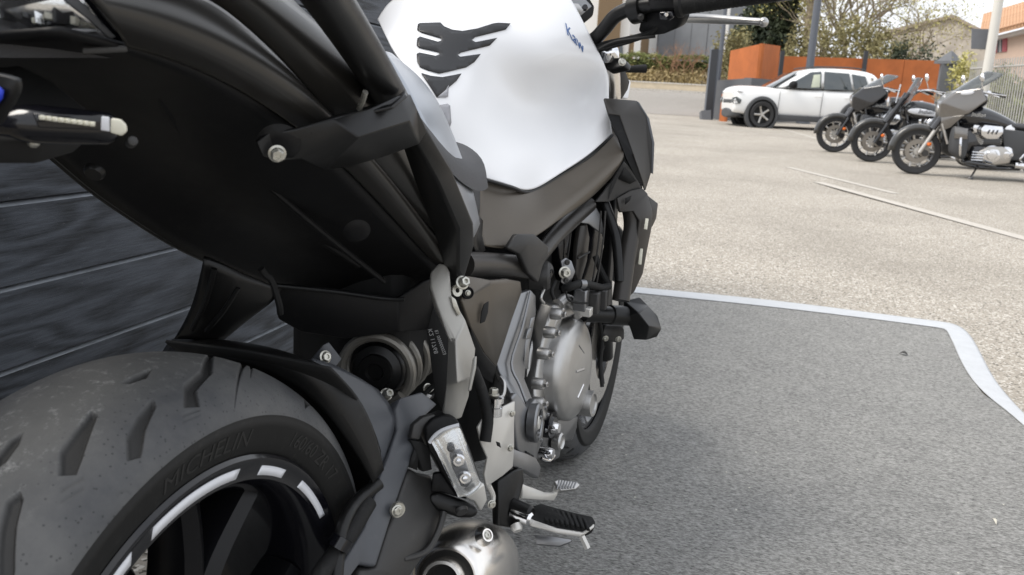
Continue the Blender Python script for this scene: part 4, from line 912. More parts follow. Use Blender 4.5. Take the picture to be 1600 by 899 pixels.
# ---- radiator shrouds
facet('upper_shroud', [(944, 153, 1.0), (994, 157, 1.06), (1010, 181, 1.06), (1019, 222, 1.06), (1018, 270, 1.06), (1009, 298, 1.06), (969, 180, 1.0), (991, 242, 1.0), (1006, 287, 1.02), (951, 178, .99), (966, 212, .97), (980, 246, .97), (998, 284, 1.0)],
      [[0, 1, 6, 9], [1, 2, 3, 4, 5, 8, 7, 6]], M['bronzedark'], B, .005, .002)
facet('shroud_inner', [(951, 178, .992), (969, 181, 1.002), (991, 242, 1.002), (1006, 288, 1.022), (997, 286, 1.01), (979, 248, .99), (966, 214, .985)], [[0, 1, 2, 6], [2, 3, 4, 5, 6]], M['blackplastic'], B, .005, .001)
facet('shroud_edge_trim', [(994, 157, 1.062), (999, 160, 1.065), (1015, 186, 1.065), (1023, 224, 1.065), (1021, 272, 1.065), (1018, 270, 1.06), (1019, 222, 1.06), (1010, 181, 1.06)], [[0, 1, 2, 7], [7, 2, 3, 6], [6, 3, 4, 5]], M['slate'], B, .004, .001)
facet('shroud_link', [(957, 283, .98), (975, 252, .98), (984, 262, .985), (1000, 288, 1.01), (1005, 300, 1.02), (985, 300, 1.0), (968, 310, .98), (950, 316, .96), (930, 316, .94)], [[0, 1, 2, 3, 4, 5, 6, 7, 8]], M['gunmetal'], B, .006, .002)
facet('intake_void', [(966, 280, .972), (978, 262, .972), (994, 283, .99), (984, 288, .985)], [[0, 1, 2, 3]], M['void'], B, .003, 0)
facet('lower_shroud', [(964, 310, .97), (985, 298, .99), (1004, 294, 1.01), (1012, 302, 1.02), (1020, 330, 1.03), (1020, 350, 1.03), (1012, 390, 1.02), (1005, 428, 1.01), (992, 456, .99), (978, 470, .975), (975, 464, .97), (985, 420, .975), (996, 370, .985), (1000, 345, .985), (990, 330, .98), (968, 332, .97)],
      [[0, 1, 2, 3, 14, 15], [3, 4, 5, 13, 14], [5, 6, 12, 13], [6, 7, 11, 12], [7, 8, 9, 10, 11]], M['bronzedark'], B, .006, .002)
facet('shroud_fin', [(1012, 305, 1.04), (1029, 318, 1.06), (1026, 342, 1.06), (1019, 356, 1.05), (1020, 332, 1.04)], [[0, 1, 2, 3, 4]], M['bronzedark'], B, .006, .002)
for px, py in ((1010, 350), (1001, 401)):
    s_ = 9 if py < 380 else 13
    facet('shroud_slot', [(px-1.5, py-s_, .998), (px+3.5, py-s_+1, .998), (px+1, py+s_, .99), (px-4, py+s_-1, .99)], [[0, 1, 2, 3]], M['cream'], B, .002, .0006)
facet('lower_shroud_tab', [(978, 310, .965), (987, 306, .97), (984, 314, .97), (977, 320, .962)], [[0, 1, 2, 3]], M['void'], B, .002, 0)
box('radiator', (1.08, 0, .58), (.018, .17, .13), M['blackplastic'], B, .005)
# ---- front end
fw = empty('front_wheel', (1.41, -.030, .295), parent=B)
TPF2 = [(.240+.055*max(0, math.cos(math.radians(t)))**.9, .060*math.sin(math.radians(t))/math.sin(math.radians(78))) for t in np.linspace(-78, 78, 61)]
SW2 = [(q[0]-.022, q[1]*.74) for q in SW]
fg = []
for k in range(26):
    a = k*2*math.pi/26
    fg.append(([(a, -.045), (a+.05, -.040), (a+.10, -.020), (a+.08, -.016), (a+.03, -.034), (a-.01, -.040)], .004)); fg.append(([(a+.12, .045), (a+.17, .040), (a+.22, .020), (a+.20, .016), (a+.15, .034), (a+.11, .040)], .004))
    fg.append(([(a+.15, -.050), (a+.19, -.050), (a+.16, -.034), (a+.13, -.034)], .004))
wheel_tyre('tyre', 1.41, .295, TPF2, SW2, fg, [M['tread'], M['sidewall'], M['void']], fw, 700, yoff=-.030)
lathe('rim', (1.41, -.030, .295), (0, 1, 0), [(.215, -.047), (.217, -.05), (.20, -.05), (.18, -.02), (.18, .02), (.20, .05), (.217, .05), (.215, .047)], M['blackgloss'], fw, 80)
for k in range(5):
    a = k*2*math.pi/5; tube('spoke', [Vector((1.41+r*math.sin(a), -.03, .295+r*math.cos(a))) for r in (.03, .1, .185)], [.02, .015, .012], M['blackgloss'], fw, 10)
lathe('brake_disc', (1.41, -.03, .295), (0, 1, 0), [(.09, -.07), (.15, -.07), (.15, -.066), (.09, -.066), (.09, -.07)], M['steel'], fw, 64)
patch('front_mudguard', [[Vector((1.41+.315*math.sin(a), -.03+y, .295+(.315-abs(y)*.35)*math.cos(a))) for y in (-.065, -.045, 0, .045, .065)] for a in (-.95, -.5, 0, .4, .75)], M['blacksatin'], B, .004)
for s in (-1, 1):
    y = -.03+s*.080
    tube('fork_leg', [Vector((1.375, y, .27)), Vector((1.19, y, .70))], .020, M['blacksatin'], B, 24, sm=1)
    tube('fork_stanchion', [Vector((1.192, y, .695)), Vector((1.085, y, .95))], .0205, M['steel'], B, 24, sm=1)
facet('triple_clamp', [(926, 100, 1.09), (948, 90, 1.08), (972, 90, 1.05), (977, 96, 1.05), (974, 103, 1.04), (950, 108, 1.05), (932, 108, 1.09)], [[0, 1, 2, 3, 4, 5, 6]], M['blacksatin'], B, .02, .003)
bolt(at(972, 97, x=1.025), (-.8, -.5, .2), .006, M['zinc'], B, .004)
lathe('fork_cap', at(950, 84, x=1.08), (-.41, 0, .91), [(0, .016), (.010, .016), (.013, .010), (.020, .008), (.022, 0), (.022, -.01)], M['chrome'], B, 24)
tube('fork_tube', [(952, 104, 1.08), (953, 125, 1.09), (954, 152, 1.11)], .0205, M['steel'], B, 20, sm=1)
facet('headlight_bracket', [(966, 108, 1.10), (976, 108, 1.12), (984, 128, 1.15), (981, 140, 1.15), (972, 155, 1.14), (965, 152, 1.12)], [[0, 1, 2, 3, 4, 5]], M['blacksatin'], B, .006, .001)
facet('headlight_cowl', [(984, 124, 1.22), (986, 130, 1.22), (982, 154, 1.20), (972, 153, 1.18), (978, 138, 1.20)], [[0, 1, 2, 3, 4]], M['white'], B, .01, .002)
tube('front_indicator_stalk', [(976, 109, 1.16), (994, 108, 1.17), (1009, 107.5, 1.18)], [.006, .0075, .0085], M['blackrubber'], B, 14, sm=3)
# handlebar, right end
tube('handlebar', [(905, 72, 1.07), (928, 62, 1.06), (944, 46, 1.05), (962, 25, 1.04), (985, 14, 1.03), (1015, 8, 1.01), (1060, 2, .99)], .0135, M['blacksatin'], B, 24)
tube('handlebar', [Vector((1.07, -.02, .985)), Vector((1.07, .06, .99)), Vector((1.05, .16, 1.04)), Vector((.99, .36, 1.06))], .0135, M['blacksatin'], B, 16)
lathe('handlebar_clamp', at(998, 14, x=1.03), at(1015, 10, x=1.02)-at(990, 16, x=1.035), [(0, -.012), (.026, -.012), (.026, .012), (0, .012)], M['blacksatin'], B, 24)
bolt(at(1001, 27, x=1.005), (-.9, -.3, -.2), .005, M['gunmetal'], B)
gr0, gr1 = at(1062, 8, x=.99), at(1215, -14, x=.96)
g_ax = (gr1-gr0); g_l = g_ax.length
lathe('grip', gr0, g_ax, [(0, -.004), (.022, -.004), (.022, .004), (.0178, .008)]+[q for k in range(14) for q in ((.0178, .012+k*.0075), (.0172, .014+k*.0075), (.0172, .016+k*.0075), (.0178, .0175+k*.0075))]+[(.0175, .122), (.0175, g_l), (0, g_l)], M['blackrubber'], B, 32)
lathe('bar_end', gr1, g_ax, [(0, 0), (.018, 0), (.018, .03), (.012, .04), (0, .04)], M['blacksatin'], B, 24)
facet('switch_housing', [(1014, -40, .99), (1056, -40, .97), (1058, 14, .97), (1014, 16, .99), (1010, -10, 1.0)], [[0, 1, 2, 3, 4]], M['blackplastic'], B, .05, .004)
facet('brake_perch', [(1000, 30, 1.03), (1015, 16, 1.02), (1058, 14, 1.0), (1068, 26, 1.0), (1060, 44, 1.01), (1036, 54, 1.02), (1010, 58, 1.04), (996, 50, 1.05)], [[0, 1, 2, 3, 4, 5, 6, 7]], M['blackplastic'], B, .03, .006)
facet('switch_pod', [(1029, 19, .975), (1050, 18, .97), (1052, 28, .97), (1044, 33, .975), (1030, 32, .978)], [[0, 1, 2, 3, 4]], M['blackgloss'], B, .01, .003)
lathe('starter_button', at(1041, 23, x=.962), (-.9, -.35, -.1), [(0, .004), (.003, .004), (.0045, .0), (.0045, -.004)], M['chrome'], B, 20)
tube('brake_lever', [(1056, 30, 1.03), (1080, 29, 1.04), (1110, 30, 1.045), (1145, 32, 1.04), (1175, 33.5, 1.03), (1190, 34.5, 1.02)], [.0075, .0082, .0085, .0075, .0062, .0066], M['alu'], B, 16, flat=1.0)
lathe('lever_ball', at(1193, 35, x=1.018), (1, 0, 0), [(0, -.0088), (.0062, -.0062), (.0088, 0), (.0062, .0062), (0, .0088)], M['alu'], B, 24, 60)
for off, rad in ((0, .0045), (5, .0032), (-5, .0032)):
    tube('control_cable', [(915, 84+off, 1.06), (945, 72+off, 1.05), (985, 62+off*.7, 1.04), (1015, 52+off*.4, 1.03), (1030, 40, 1.03)], rad, M['blackrubber'], B, 8)
tube('control_cable', [(935, 78, 1.04), (960, 66, 1.03), (1000, 60, 1.02), (1024, 57, 1.02)], .003, M['blackrubber'], B, 8)
# instrument pod ahead of the tank
facet('instrument_pod', [(862, -30, 1.12), (905, -30, 1.14), (930, 10, 1.15), (928, 24, 1.15), (906, 42, 1.13), (898, 30, 1.10), (886, 8, 1.08)], [[0, 1, 2, 3, 4, 5, 6]], M['blackplastic'], B, .03, .004)
facet('instrument_panel', [(878, -20, 1.09), (905, -12, 1.11), (925, 10, 1.125), (906, 26, 1.105), (896, 20, 1.085), (886, 5, 1.07)], [[0, 1, 2, 3, 4, 5]], M['aludark'], B, .006, .001)
facet('instrument_inset', [(892, 5, 1.075), (904, 6, 1.085), (912, 16, 1.09), (904, 22, 1.085), (896, 16, 1.075)], [[0, 1, 2, 3, 4]], M['alu'], B, .002, .0008)
lathe('instrument_knob', at(914, 12, x=1.095), (-.9, -.3, .3), [(0, .004), (.005, .004), (.006, 0), (.006, -.004)], M['blackgloss'], B, 18)
facet('ignition_cover', [(905, 62, 1.13), (918, 60, 1.13), (930, 90, 1.13), (944, 100, 1.13), (938, 112, 1.13), (922, 90, 1.13)], [[0, 1, 2, 3, 4, 5]], M['void'], B, .03, .003)
# ---- passenger peg hanger, swingarm, exhaust, pegs
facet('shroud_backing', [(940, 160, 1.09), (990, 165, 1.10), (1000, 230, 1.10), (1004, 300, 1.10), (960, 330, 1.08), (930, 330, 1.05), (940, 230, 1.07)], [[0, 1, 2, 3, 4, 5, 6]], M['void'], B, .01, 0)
facet('peg_hanger', [(673, 425, .30), (686, 411, .31), (697, 412, .31), (703, 425, .31), (706, 462, .30), (728, 500, .31), (744, 545, .31), (742, 572, .30), (736, 590, .29), (733, 620, .285), (722, 654, .27), (690, 664, .26), (697, 600, .27), (700, 530, .28), (682, 478, .28), (672, 448, .29), (712, 532, .272), (715, 600, .248)],
      [[0, 1, 2, 3, 4, 14, 15], [4, 5, 16, 13, 14], [5, 6, 7, 8, 17, 16], [16, 17, 12, 13], [17, 8, 9, 10, 11, 12]], M['hanger'], B, .012, .0025)
facet('hanger_rib', [(738, 560, .285), (743, 556, .285), (742, 575, .28), (734, 610, .27), (730, 612, .27)], [[0, 1, 2, 3, 4]], M['hanger'], B, .004, .0012)
bolt(at(722, 442, x=.315), (-.6, -.7, .4), .0068, M['zinc'], B, .011)
lathe('washer', at(715, 454, x=.315), (-.5, -.8, .2), [(.003, 0), (.0075, 0), (.0075, -.003), (.003, -.003)], M['zinc'], B, 20)
facet('weld_strip', [(704, 462, .295), (712, 468, .297), (720, 490, .30), (716, 494, .298), (708, 480, .295)], [[0, 1, 2, 3, 4]], M['zinc'], B, .003, .0008)
tube('brake_hose', [(738, 575, .40), (752, 610, .41), (762, 650, .41), (758, 690, .40)], .008, M['blackrubber'], B, 14)
tube('wire', [(660, 620, .36), (675, 605, .37), (690, 600, .38)], .0035, M['blackrubber'], B, 8); tube('wire', [(656, 626, .355), (672, 622, .36), (684, 610, .37)], .0028, M['gunmetal'], B, 8)
facet('wire_guide', [(660, 622, .352), (668, 615, .355), (675, 618, .356), (668, 628, .352)], [[0, 1, 2, 3]], M['alu'], B, .003, .0008)
# pale stencil on the inner panel
for k, (s, p, e1, e2) in enumerate((('K2 11768', (675, 514), (1.6, 6.2), (-9, 2)), ('E1 000000023', (684, 516), (1.5, 4.2), (-7, 1.5)))):
    me = textmesh(s, 1); bm = bmesh.new(); bm.from_mesh(me); bpy.data.meshes.remove(me); x0 = min(v.co.x for v in bm.verts)
    for v in bm.verts:
        a, b_ = v.co.x-x0, v.co.y; v.co = at(p[0]+a*e1[0]*1.6+b_*e2[0], p[1]+a*e1[1]*1.6+b_*e2[1], x=.352)
    o = link('stencil_print', bm, M['print'], B, 0); s_ = o.modifiers.new('t', 'SOLIDIFY'); s_.thickness = .0003
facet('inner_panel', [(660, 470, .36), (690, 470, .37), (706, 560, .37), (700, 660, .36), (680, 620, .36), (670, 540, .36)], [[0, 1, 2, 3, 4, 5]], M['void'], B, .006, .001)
sw = [(618, 628, .25), (650, 618, .30), (690, 634, .32), (664, 660, .27), (640, 725, .22), (612, 745, .20), (606, 712, .20), (592, 745, .17), (580, 790, .15), (560, 850, .12), (535, 905, .09), (520, 945, .06), (618, 890, .12), (588, 888, .12), (600, 820, .155), (640, 780, .19)]
facet('swingarm', [(616, 640, .24), (626, 622, .25), (660, 612, .30), (684, 632, .32), (662, 652, .27), (650, 690, .235), (640, 728, .215), (618, 790, .175), (588, 886, .12), (562, 882, .11), (505, 960, .05), (535, 880, .09), (572, 820, .13), (582, 784, .15), (594, 744, .17), (606, 712, .20), (620, 672, .23)],
      [[0, 1, 2, 3, 4, 16], [16, 4, 5, 6, 15], [15, 6, 7, 14], [14, 7, 13], [13, 7, 8, 9, 12], [12, 9, 10, 11]], M['slate'], B, .02, .003)
facet('swingarm_beam', [(640, 730, .222), (655, 738, .235), (676, 742, .255), (679, 760, .25), (694, 790, .25), (692, 812, .24), (676, 848, .22), (640, 905, .17), (600, 960, .13), (540, 960, .08), (562, 886, .115), (588, 890, .125), (618, 792, .182)],
      [[0, 1, 2, 3, 12], [12, 3, 4, 5, 6, 7, 11], [11, 7, 8, 9, 10]], M['gunmetal'], B, .03, .005)
tube('beam_rib', [(694, 800, .238), (684, 832, .222), (665, 862, .20), (630, 874, .17)], .004, M['gunmetal'], B, 10)
bolt(at(620, 798, x=.165), (-.6, -.8, .1), .0055, M['zinc'], B, .004)
lathe('cap', at(622, 797, x=.168), (-.6, -.8, .1), [(0, .001), (.0085, .001), (.0095, -.002)], M['zinc'], B, 24)
facet('swingarm_bracket', [(641, 686, .225), (646, 664, .23), (660, 652, .24), (680, 647, .25), (682, 655, .25), (662, 672, .24), (656, 688, .23)], [[0, 1, 2, 3, 4, 5, 6]], M['gunmetal'], B, .012, .002)
facet('bracket_leg', [(641, 688, .225), (657, 690, .232), (672, 700, .24), (676, 735, .24), (660, 738, .23), (652, 712, .225)], [[0, 1, 2, 3, 4, 5]], M['void'], B, .012, .002)
facet('swingarm_recess', [(638, 730, .215), (648, 702, .22), (654, 715, .225), (652, 735, .222)], [[0, 1, 2, 3]], M['void'], B, .003, 0)
# hoses along the swingarm
tube('brake_line', [(592, 755, .16), (560, 782, .13), (540, 812, .10), (530, 850, .08), (525, 905, .06)], .0075, M['blacksatin'], B, 14)
tube('brake_line', [(575, 785, .14), (548, 830, .10), (530, 858, .08), (500, 900, .05), (480, 940, .03)], .010, M['blackrubber'], B, 14)
lathe('line_clip', at(532, 848, x=.076), at(540, 835, x=.08)-at(525, 860, x=.07), [(0, -.006), (.012, -.006), (.012, .006), (0, .006)], M['blackgloss'], B, 20)
# lamp on the passenger peg hanger
lp = empty('side_lamp', at(710, 715, x=.24), parent=B)
facet('lamp_body', [(664, 686, .232), (664, 668, .232), (676, 654, .24), (693, 648, .25), (712, 652, .255), (720, 664, .255), (736, 705, .258), (752, 752, .26), (752, 768, .26), (728, 782, .25), (714, 776, .24), (690, 738, .235), (672, 704, .23)], [[0, 1, 2, 3, 4, 5, 6, 7, 8, 9, 10, 11, 12]], M['blackplastic'], lp, .035, .004)
refl = [(675, 692, .226), (688, 676, .23), (704, 668, .235), (716, 666, .24), (724, 684, .241), (736, 718, .243), (748, 752, .245), (744, 766, .243), (732, 773, .24), (718, 774, .235), (702, 748, .23), (686, 716, .226)]
facet('lamp_reflector', refl, [list(range(12))], M['reflector'], lp, .004, .001)
patch('lamp_diffuser', [[(673, 690, .217), (692, 672, .221), (717, 664, .229)], [(686, 714, .213), (706, 698, .213), (727, 686, .226)], [(699, 742, .215), (722, 730, .217), (740, 725, .230)], [(716, 777, .223), (736, 776, .225), (752, 756, .232)]], M['lens'], lp, .002)
tube('lens_rim', [(671, 692, .218), (680, 680, .220), (694, 671, .223), (717, 664, .229)], .0022, M['stripe'], lp, 8)
for px, py, r in ((716, 720, .006), (726, 747, .006), (705, 701, .0035)):
    lathe('bulb', at(px, py, x=.226), (-.85, -.5, .1), [(r*1.3, -.004), (r*1.3, 0), (r, .002), (r*.6, .002), (r*.5, .004), (0, .005)], M['chrome'] if r > .004 else M['gunmetal'], lp, 20)
facet('lamp_socket', [(702, 708, .228), (722, 706, .231), (738, 752, .237), (730, 762, .236), (720, 760, .232), (706, 730, .228)], [[0, 1, 2, 3, 4, 5]], M['aludark'], lp, .004, .0012)
facet('lamp_tip', [(728, 778, .228), (746, 768, .232), (757, 756, .245), (762, 782, .25), (752, 800, .245), (742, 784, .235)], [[0, 1, 2, 3, 4, 5]], M['champagne'], lp, .008, .002)
facet('lamp_mount', [(670, 772, .235), (686, 768, .245), (728, 783, .25), (744, 792, .25), (748, 802, .25), (738, 810, .245), (716, 809, .24), (682, 797, .235), (672, 786, .232)], [[0, 1, 2, 3, 4, 5, 6, 7, 8]], M['blacksatin'], lp, .02, .004)
facet('lamp_mount_web', [(676, 740, .245), (690, 738, .25), (716, 778, .25), (690, 770, .245), (672, 770, .24)], [[0, 1, 2, 3, 4]], M['blackplastic'], lp, .01, .002)
lathe('mount_screw', at(722, 800, x=.232), (-.6, -.6, -.5), [(0, .001), (.007, .001), (.008, -.003)], M['gunmetal'], lp, 20)
# rear brake cylinder and heel guard
bk = at(773, 630, x=.42)
lathe('brake_cylinder', bk-Vector((0, 0, .018)), (.05, 0, 1), [(0, 0), (.011, 0), (.011, .012), (.009, .013), (.009, .018), (.012, .019), (.012, .026), (.007, .027), (0, .027)], M['chrome'], B, 24)
bolt(at(771, 617, x=.42), (.05, 0, 1), .0066, M['zinc'], B, .009, 'banjo_bolt')
tube('brake_pipe', [(776, 622, .425), (786, 618, .43), (788, 600, .44), (782, 590, .45)], .0028, M['alu'], B, 10)
facet('heel_guard', [(746, 668, .40), (754, 656, .405), (768, 645, .42), (790, 634, .45), (805, 627, .47), (804, 660, .47), (804, 696, .47), (802, 730, .46), (786, 744, .44), (761, 761, .41), (757, 742, .405), (762, 716, .41), (752, 694, .40), (766, 672, .412), (776, 716, .425)],
      [[0, 1, 2, 3, 4, 13], [13, 4, 5, 6, 14], [14, 6, 7, 8, 9], [0, 13, 12], [12, 13, 14, 11], [11, 14, 9, 10]], M['champagne'], B, .004, .0015)
facet('guard_hole', [(775, 690, .413), (781, 692, .417), (783, 700, .417), (777, 697, .414)], [[0, 1, 2, 3]], M['void'], B, .001, 0)
bolt(at(797, 700, x=.445), (-.7, -.7, .1), .0042, M['zinc'], B, .004); bolt(at(800, 646, x=.455), (-.7, -.7, .1), .004, M['zinc'], B, .003)
tube('pedal_rod', [(764, 760, .41), (770, 775, .415), (768, 790, .41)], .004, M['champagne'], B, 10); bolt(at(768, 788, x=.40), (-.7, -.7, .1), .005, M['zinc'], B, .004)
# peg hanger (rider), brake pedal and footpeg
facet('peg_carrier', [(778, 752, .44), (804, 736, .47), (818, 731, .49), (820, 752, .49), (812, 782, .48), (826, 790, .48), (822, 812, .47), (806, 826, .45), (780, 822, .43)], [[0, 1, 2, 3, 4, 5, 6, 7, 8]], M['blacksatin'], B, .015, .003)
facet('lower_bracket', [(800, 700, .47), (820, 708, .52), (838, 716, .55), (846, 730, .56), (842, 748, .55), (822, 736, .51), (802, 730, .475)], [[0, 1, 2, 3, 4, 5, 6]], M['aludark'], B, .012, .002)
facet('brake_pedal', [(817, 756, .50), (830, 762, .53), (852, 770, .56), (864, 770, .58), (867, 752, .60), (874, 750, .60), (872, 772, .59), (866, 783, .58), (845, 782, .55), (816, 780, .50)], [[0, 1, 2, 8, 9], [2, 3, 6, 7, 8], [3, 4, 5, 6]], M['champagne'], B, .006, .002)
facet('pedal_tread', [(866, 752, .58), (872, 749, .59), (902, 753, .60), (907, 758, .60), (900, 764, .59), (876, 768, .58)], [[0, 1, 2, 3, 4, 5]], M['alu'], B, .01, .002)
for k in range(7): tube('tread_ridge', [(874+k*4.3, 750.5+k*.5, .588), (870+k*4.3, 765-k*.4, .576)], .0013, M['aludark'], B, 6, sm=1)
for h, py in ((0, 802), (1, 813)):
    lathe('peg_joint', at(818, py-6, x=.46-.004*h), (-.2, -1, -.1), [(0, -.018), (.010, -.018), (.010, .010), (.007, .014), (0, .014)], M['chrome'] if h else M['blacksatin'], B, 24)
lathe('peg_pin', at(808, 826, x=.445), (-.5, -.5, -.6), [(0, .004), (.006, .004), (.008, 0), (.008, -.006)], M['champagne'], B, 20)
pg = empty('footpeg', at(880, 815, x=.48), parent=B)
facet('peg_rubber', [(831, 790, .485), (845, 786, .505), (870, 793, .505), (905, 802, .50), (926, 806, .495), (931, 815, .485), (926, 826, .475), (912, 833, .465), (870, 826, .46), (829, 812, .46), (832, 800, .47)], [[0, 1, 2, 3, 4, 5, 6, 7, 8, 9, 10]], M['blackrubber'], pg, .010, .003)
for k in range(9):
    t = k/8; c0 = (842+t*66, 790+t*14.5); facet('rubber_rib', [(c0[0], c0[1], .497), (c0[0]+5, c0[1]+1, .497), (c0[0]+14, c0[1]+22, .462), (c0[0]+9, c0[1]+22, .462)], [[0, 1, 2, 3]], M['blackrubber'], pg, .004, .001)
facet('peg_body', [(827, 811, .458), (870, 826, .458), (912, 833, .463), (930, 820, .48), (928, 826, .476), (908, 840, .462), (870, 834, .455), (828, 822, .455)], [[0, 1, 6, 7], [1, 2, 5, 6], [2, 3, 4, 5]], M['champagne'], pg, .012, .002)
facet('peg_underside', [(835, 836, .452), (862, 838, .452), (894, 843, .455), (892, 848, .452), (874, 855, .448), (838, 852, .446)], [[0, 1, 2, 3, 4, 5]], M['aludark'], pg, .010, .002)
tube('peg_feeler', [(909, 838, .462), (914, 848, .461), (918, 857, .460)], .0048, M['champagne'], pg, 6, sm=1)
# exhaust silencer under the engine, its tail pointing back
e0, e1 = at(697, 906, x=.285), at(768, 870, x=.56); ea = (e1-e0).normalized()
lathe('silencer', e0, ea, [(.035, .02), (.0365, .0), (.039, -.002), (.043, .001), (.050, .016), (.058, .045), (.0635, .085), (.066, .13), (.063, .19), (.054, .24), (.036, .28), (0, .29)], M['steel'], B, 72)
lathe('silencer_end', e0, ea, [(.028, .016), (.0362, .013)], M['gunmetal'], B, 56)
lathe('tail_pipe', e0-ea*.004, ea, [(.020, .10), (.020, -.012), (.0215, -.020), (.0255, -.020), (.028, -.010), (.0285, .03), (.030, .05)], M['steel'], B, 56)
lathe('pipe_bore', e0, ea, [(0, .02), (.0202, .02), (.0202, .10)], M['void'], B, 32)
lathe('silencer_boss', at(760, 837, x=.335), (-.35, -.75, .55), [(0, .001), (.006, .001), (.0065, .003), (.0085, .003), (.012, -.003), (.013, -.008)], M['steel'], B, 28)
bolt(at(760, 837, x=.333), (-.35, -.75, .55), .0045, M['zinc'], B, .003)
# side stand on the far side
tube('side_stand', [Vector((.62, .14, .33)), Vector((.58, .20, .18)), Vector((.55, .26, .012))], .010, M['blacksatin'], B, 12)
box('stand_foot', (.55, .265, .016), (.03, .02, .004), M['blacksatin'], B, .002)
# ---------------------------------------------------------------- parked cruisers, car, street
M['tyre2'] = mk('parked_tyre', (.022, .022, .023), .7); M['paintblack'] = mk('black_car_paint', (.012, .012, .014), .18, coat=.8)
M['paintsilver'] = mk('silver_grey_paint', (.20, .19, .18), .2, metal=.85, coat=.5); M['carwhite'] = mk('white_car_paint', (.80, .80, .79), .25, coat=.6)
M['cargrey'] = mk('grey_cladding', (.055, .057, .06), .6); M['carglass'] = mk('dark_car_glass', (.035, .045, .048), .05, spec=.9, coat=.5); M['paleglass'] = mk('pale_sunshade', (.50, .53, .42), .5)  # paleglass is one even pale green tone for the window panel
M['orange'] = mk('amber_lens', (.75, .17, .03), .25); M['windscreen'] = mk('tinted_screen', (.30, .32, .33), .03, trans=.85, spec=.25)
M['disc'] = mk('brake_disc_steel', (.26, .235, .205), .4, metal=.8)
M['fender'] = mk('fender_grey_paint', (.05, .049, .047), .32, metal=.4, coat=.4)
M['polyrim'] = mk('bright_rim', (.48, .46, .43), .35, metal=.8)
TYL = None
def lbm(name, bm, mt, parent, smooth=35):
    bmesh.ops.recalc_face_normals(bm, faces=bm.faces[:]); return link(name, bm, mt, parent, smooth, local=True)
def lwheel(name, parent, x, z, r, w, y=0., spokes=10, rimr=None, mats=('tyre2', 'polyrim', 'paintblack'), disc=True, fat=1.):
    e = bpy.data.objects.new(name, None); COL.objects.link(e); e.parent = parent; e.location = (x, y, z); rimr = rimr or r*.74
    lbm('tyre', revolve(bmesh.new(), (0, 0, 0), (0, 1, 0), [(rimr, -w*.42), (r*.93, -w*.5), (r*.985, -w*.36), (r, 0), (r*.985, w*.36), (r*.93, w*.5), (rimr, w*.42), (rimr*.94, 0), (rimr, -w*.42)], 40), M[mats[0]], e)
    bm = revolve(bmesh.new(), (0, 0, 0), (0, 1, 0), [(rimr*1.01, -w*.40), (rimr*.93, -w*.40), (rimr*.9, 0), (rimr*.93, w*.40), (rimr*1.01, w*.40)], 40); lbm('rim', bm, M[mats[2]], e)
    for k in range(spokes):
        a = 2*math.pi*k/spokes; d = Vector((math.cos(a), 0, math.sin(a)))
        for sgn in (1,):
            bm = bmesh.new(); sweep(bm, [d*rimr*.18+Vector((0, w*.18, 0)), d*rimr*.6+Vector((0, w*.22, 0)), d*rimr*.95+Vector((0, w*.34, 0))], [rimr*.07*fat, rimr*.05*fat, rimr*.065*fat], 8, up0=Vector((0, 1, 0))); lbm('spoke', bm, M[mats[1]], e)
    lbm('hub', revolve(bmesh.new(), (0, 0, 0), (0, 1, 0), [(0, -w*.5), (rimr*.2, -w*.5), (rimr*.24, 0), (rimr*.2, w*.5), (0, w*.5)], 20), M['polyrim'], e)
    if disc:
        for s in (-1, 1): lbm('brake_disc', revolve(bmesh.new(), (0, 0, 0), (0, 1, 0), [(rimr*.42, s*w*.46), (rimr*.68, s*w*.46), (rimr*.68, s*w*.50), (rimr*.42, s*w*.50), (rimr*.42, s*w*.46)], 36), M['disc'], e)
    return e
def lsec(name, secs, mt, parent, sub=2, cap=True, smooth=60):
    bm = bmesh.new(); rings = [[bm.verts.new(v) for v in s] for s in secs]; n = len(rings[0])
    for p, q in zip(rings, rings[1:]):
        for k in range(n): bm.faces.new((p[k], p[(k+1) % n], q[(k+1) % n], q[k]))
    if cap: bm.faces.new(rings[0]); bm.faces.new(rings[-1][::-1])
    o = lbm(name, bm, mt, parent, smooth)
    if sub: md = o.modifiers.new('s', 'SUBSURF'); md.levels = md.render_levels = sub
    return o
def ring(x, y, z, ry, rz, n=10, p=1.0): 
    return [(x, y+ry*math.copysign(abs(math.cos(a))**p, math.cos(a)), z+rz*math.copysign(abs(math.sin(a))**p, math.sin(a))) for a in [2*math.pi*k/n for k in range(n)]]
def ltube(name, pts, r, mt, parent, n=10, sm=4, flat=1.0):
    bm = bmesh.new(); p = [Vector(q) for q in pts]; pp = crom(p, sm) if sm > 1 and len(p) > 2 else p
    rs = r if not isinstance(r, (list, tuple)) else [v.x for v in crom([Vector((q, 0, 0)) for q in r], sm)] if sm > 1 and len(p) > 2 else list(r)
    sweep(bm, pp, rs, n, flat=flat); return lbm(name, bm, mt, parent)
def lplate(name, pts, th, mt, parent, bv=.004):
    """outline in the x-z plane (x,z) or 3-D, thickened sideways"""
    bm = bmesh.new(); f = bm.faces.new([bm.verts.new(p) for p in pts]); bm.normal_update()
    o = link(name, bm, mt, parent, 30, local=True); s = o.modifiers.new('t', 'SOLIDIFY'); s.thickness = th; s.offset = 0; bevel(o, bv); return o
def llathe(name, c, ax, prof, mt, parent, n=28): return lbm(name, revolve(bmesh.new(), c, ax, prof, n), mt, parent)
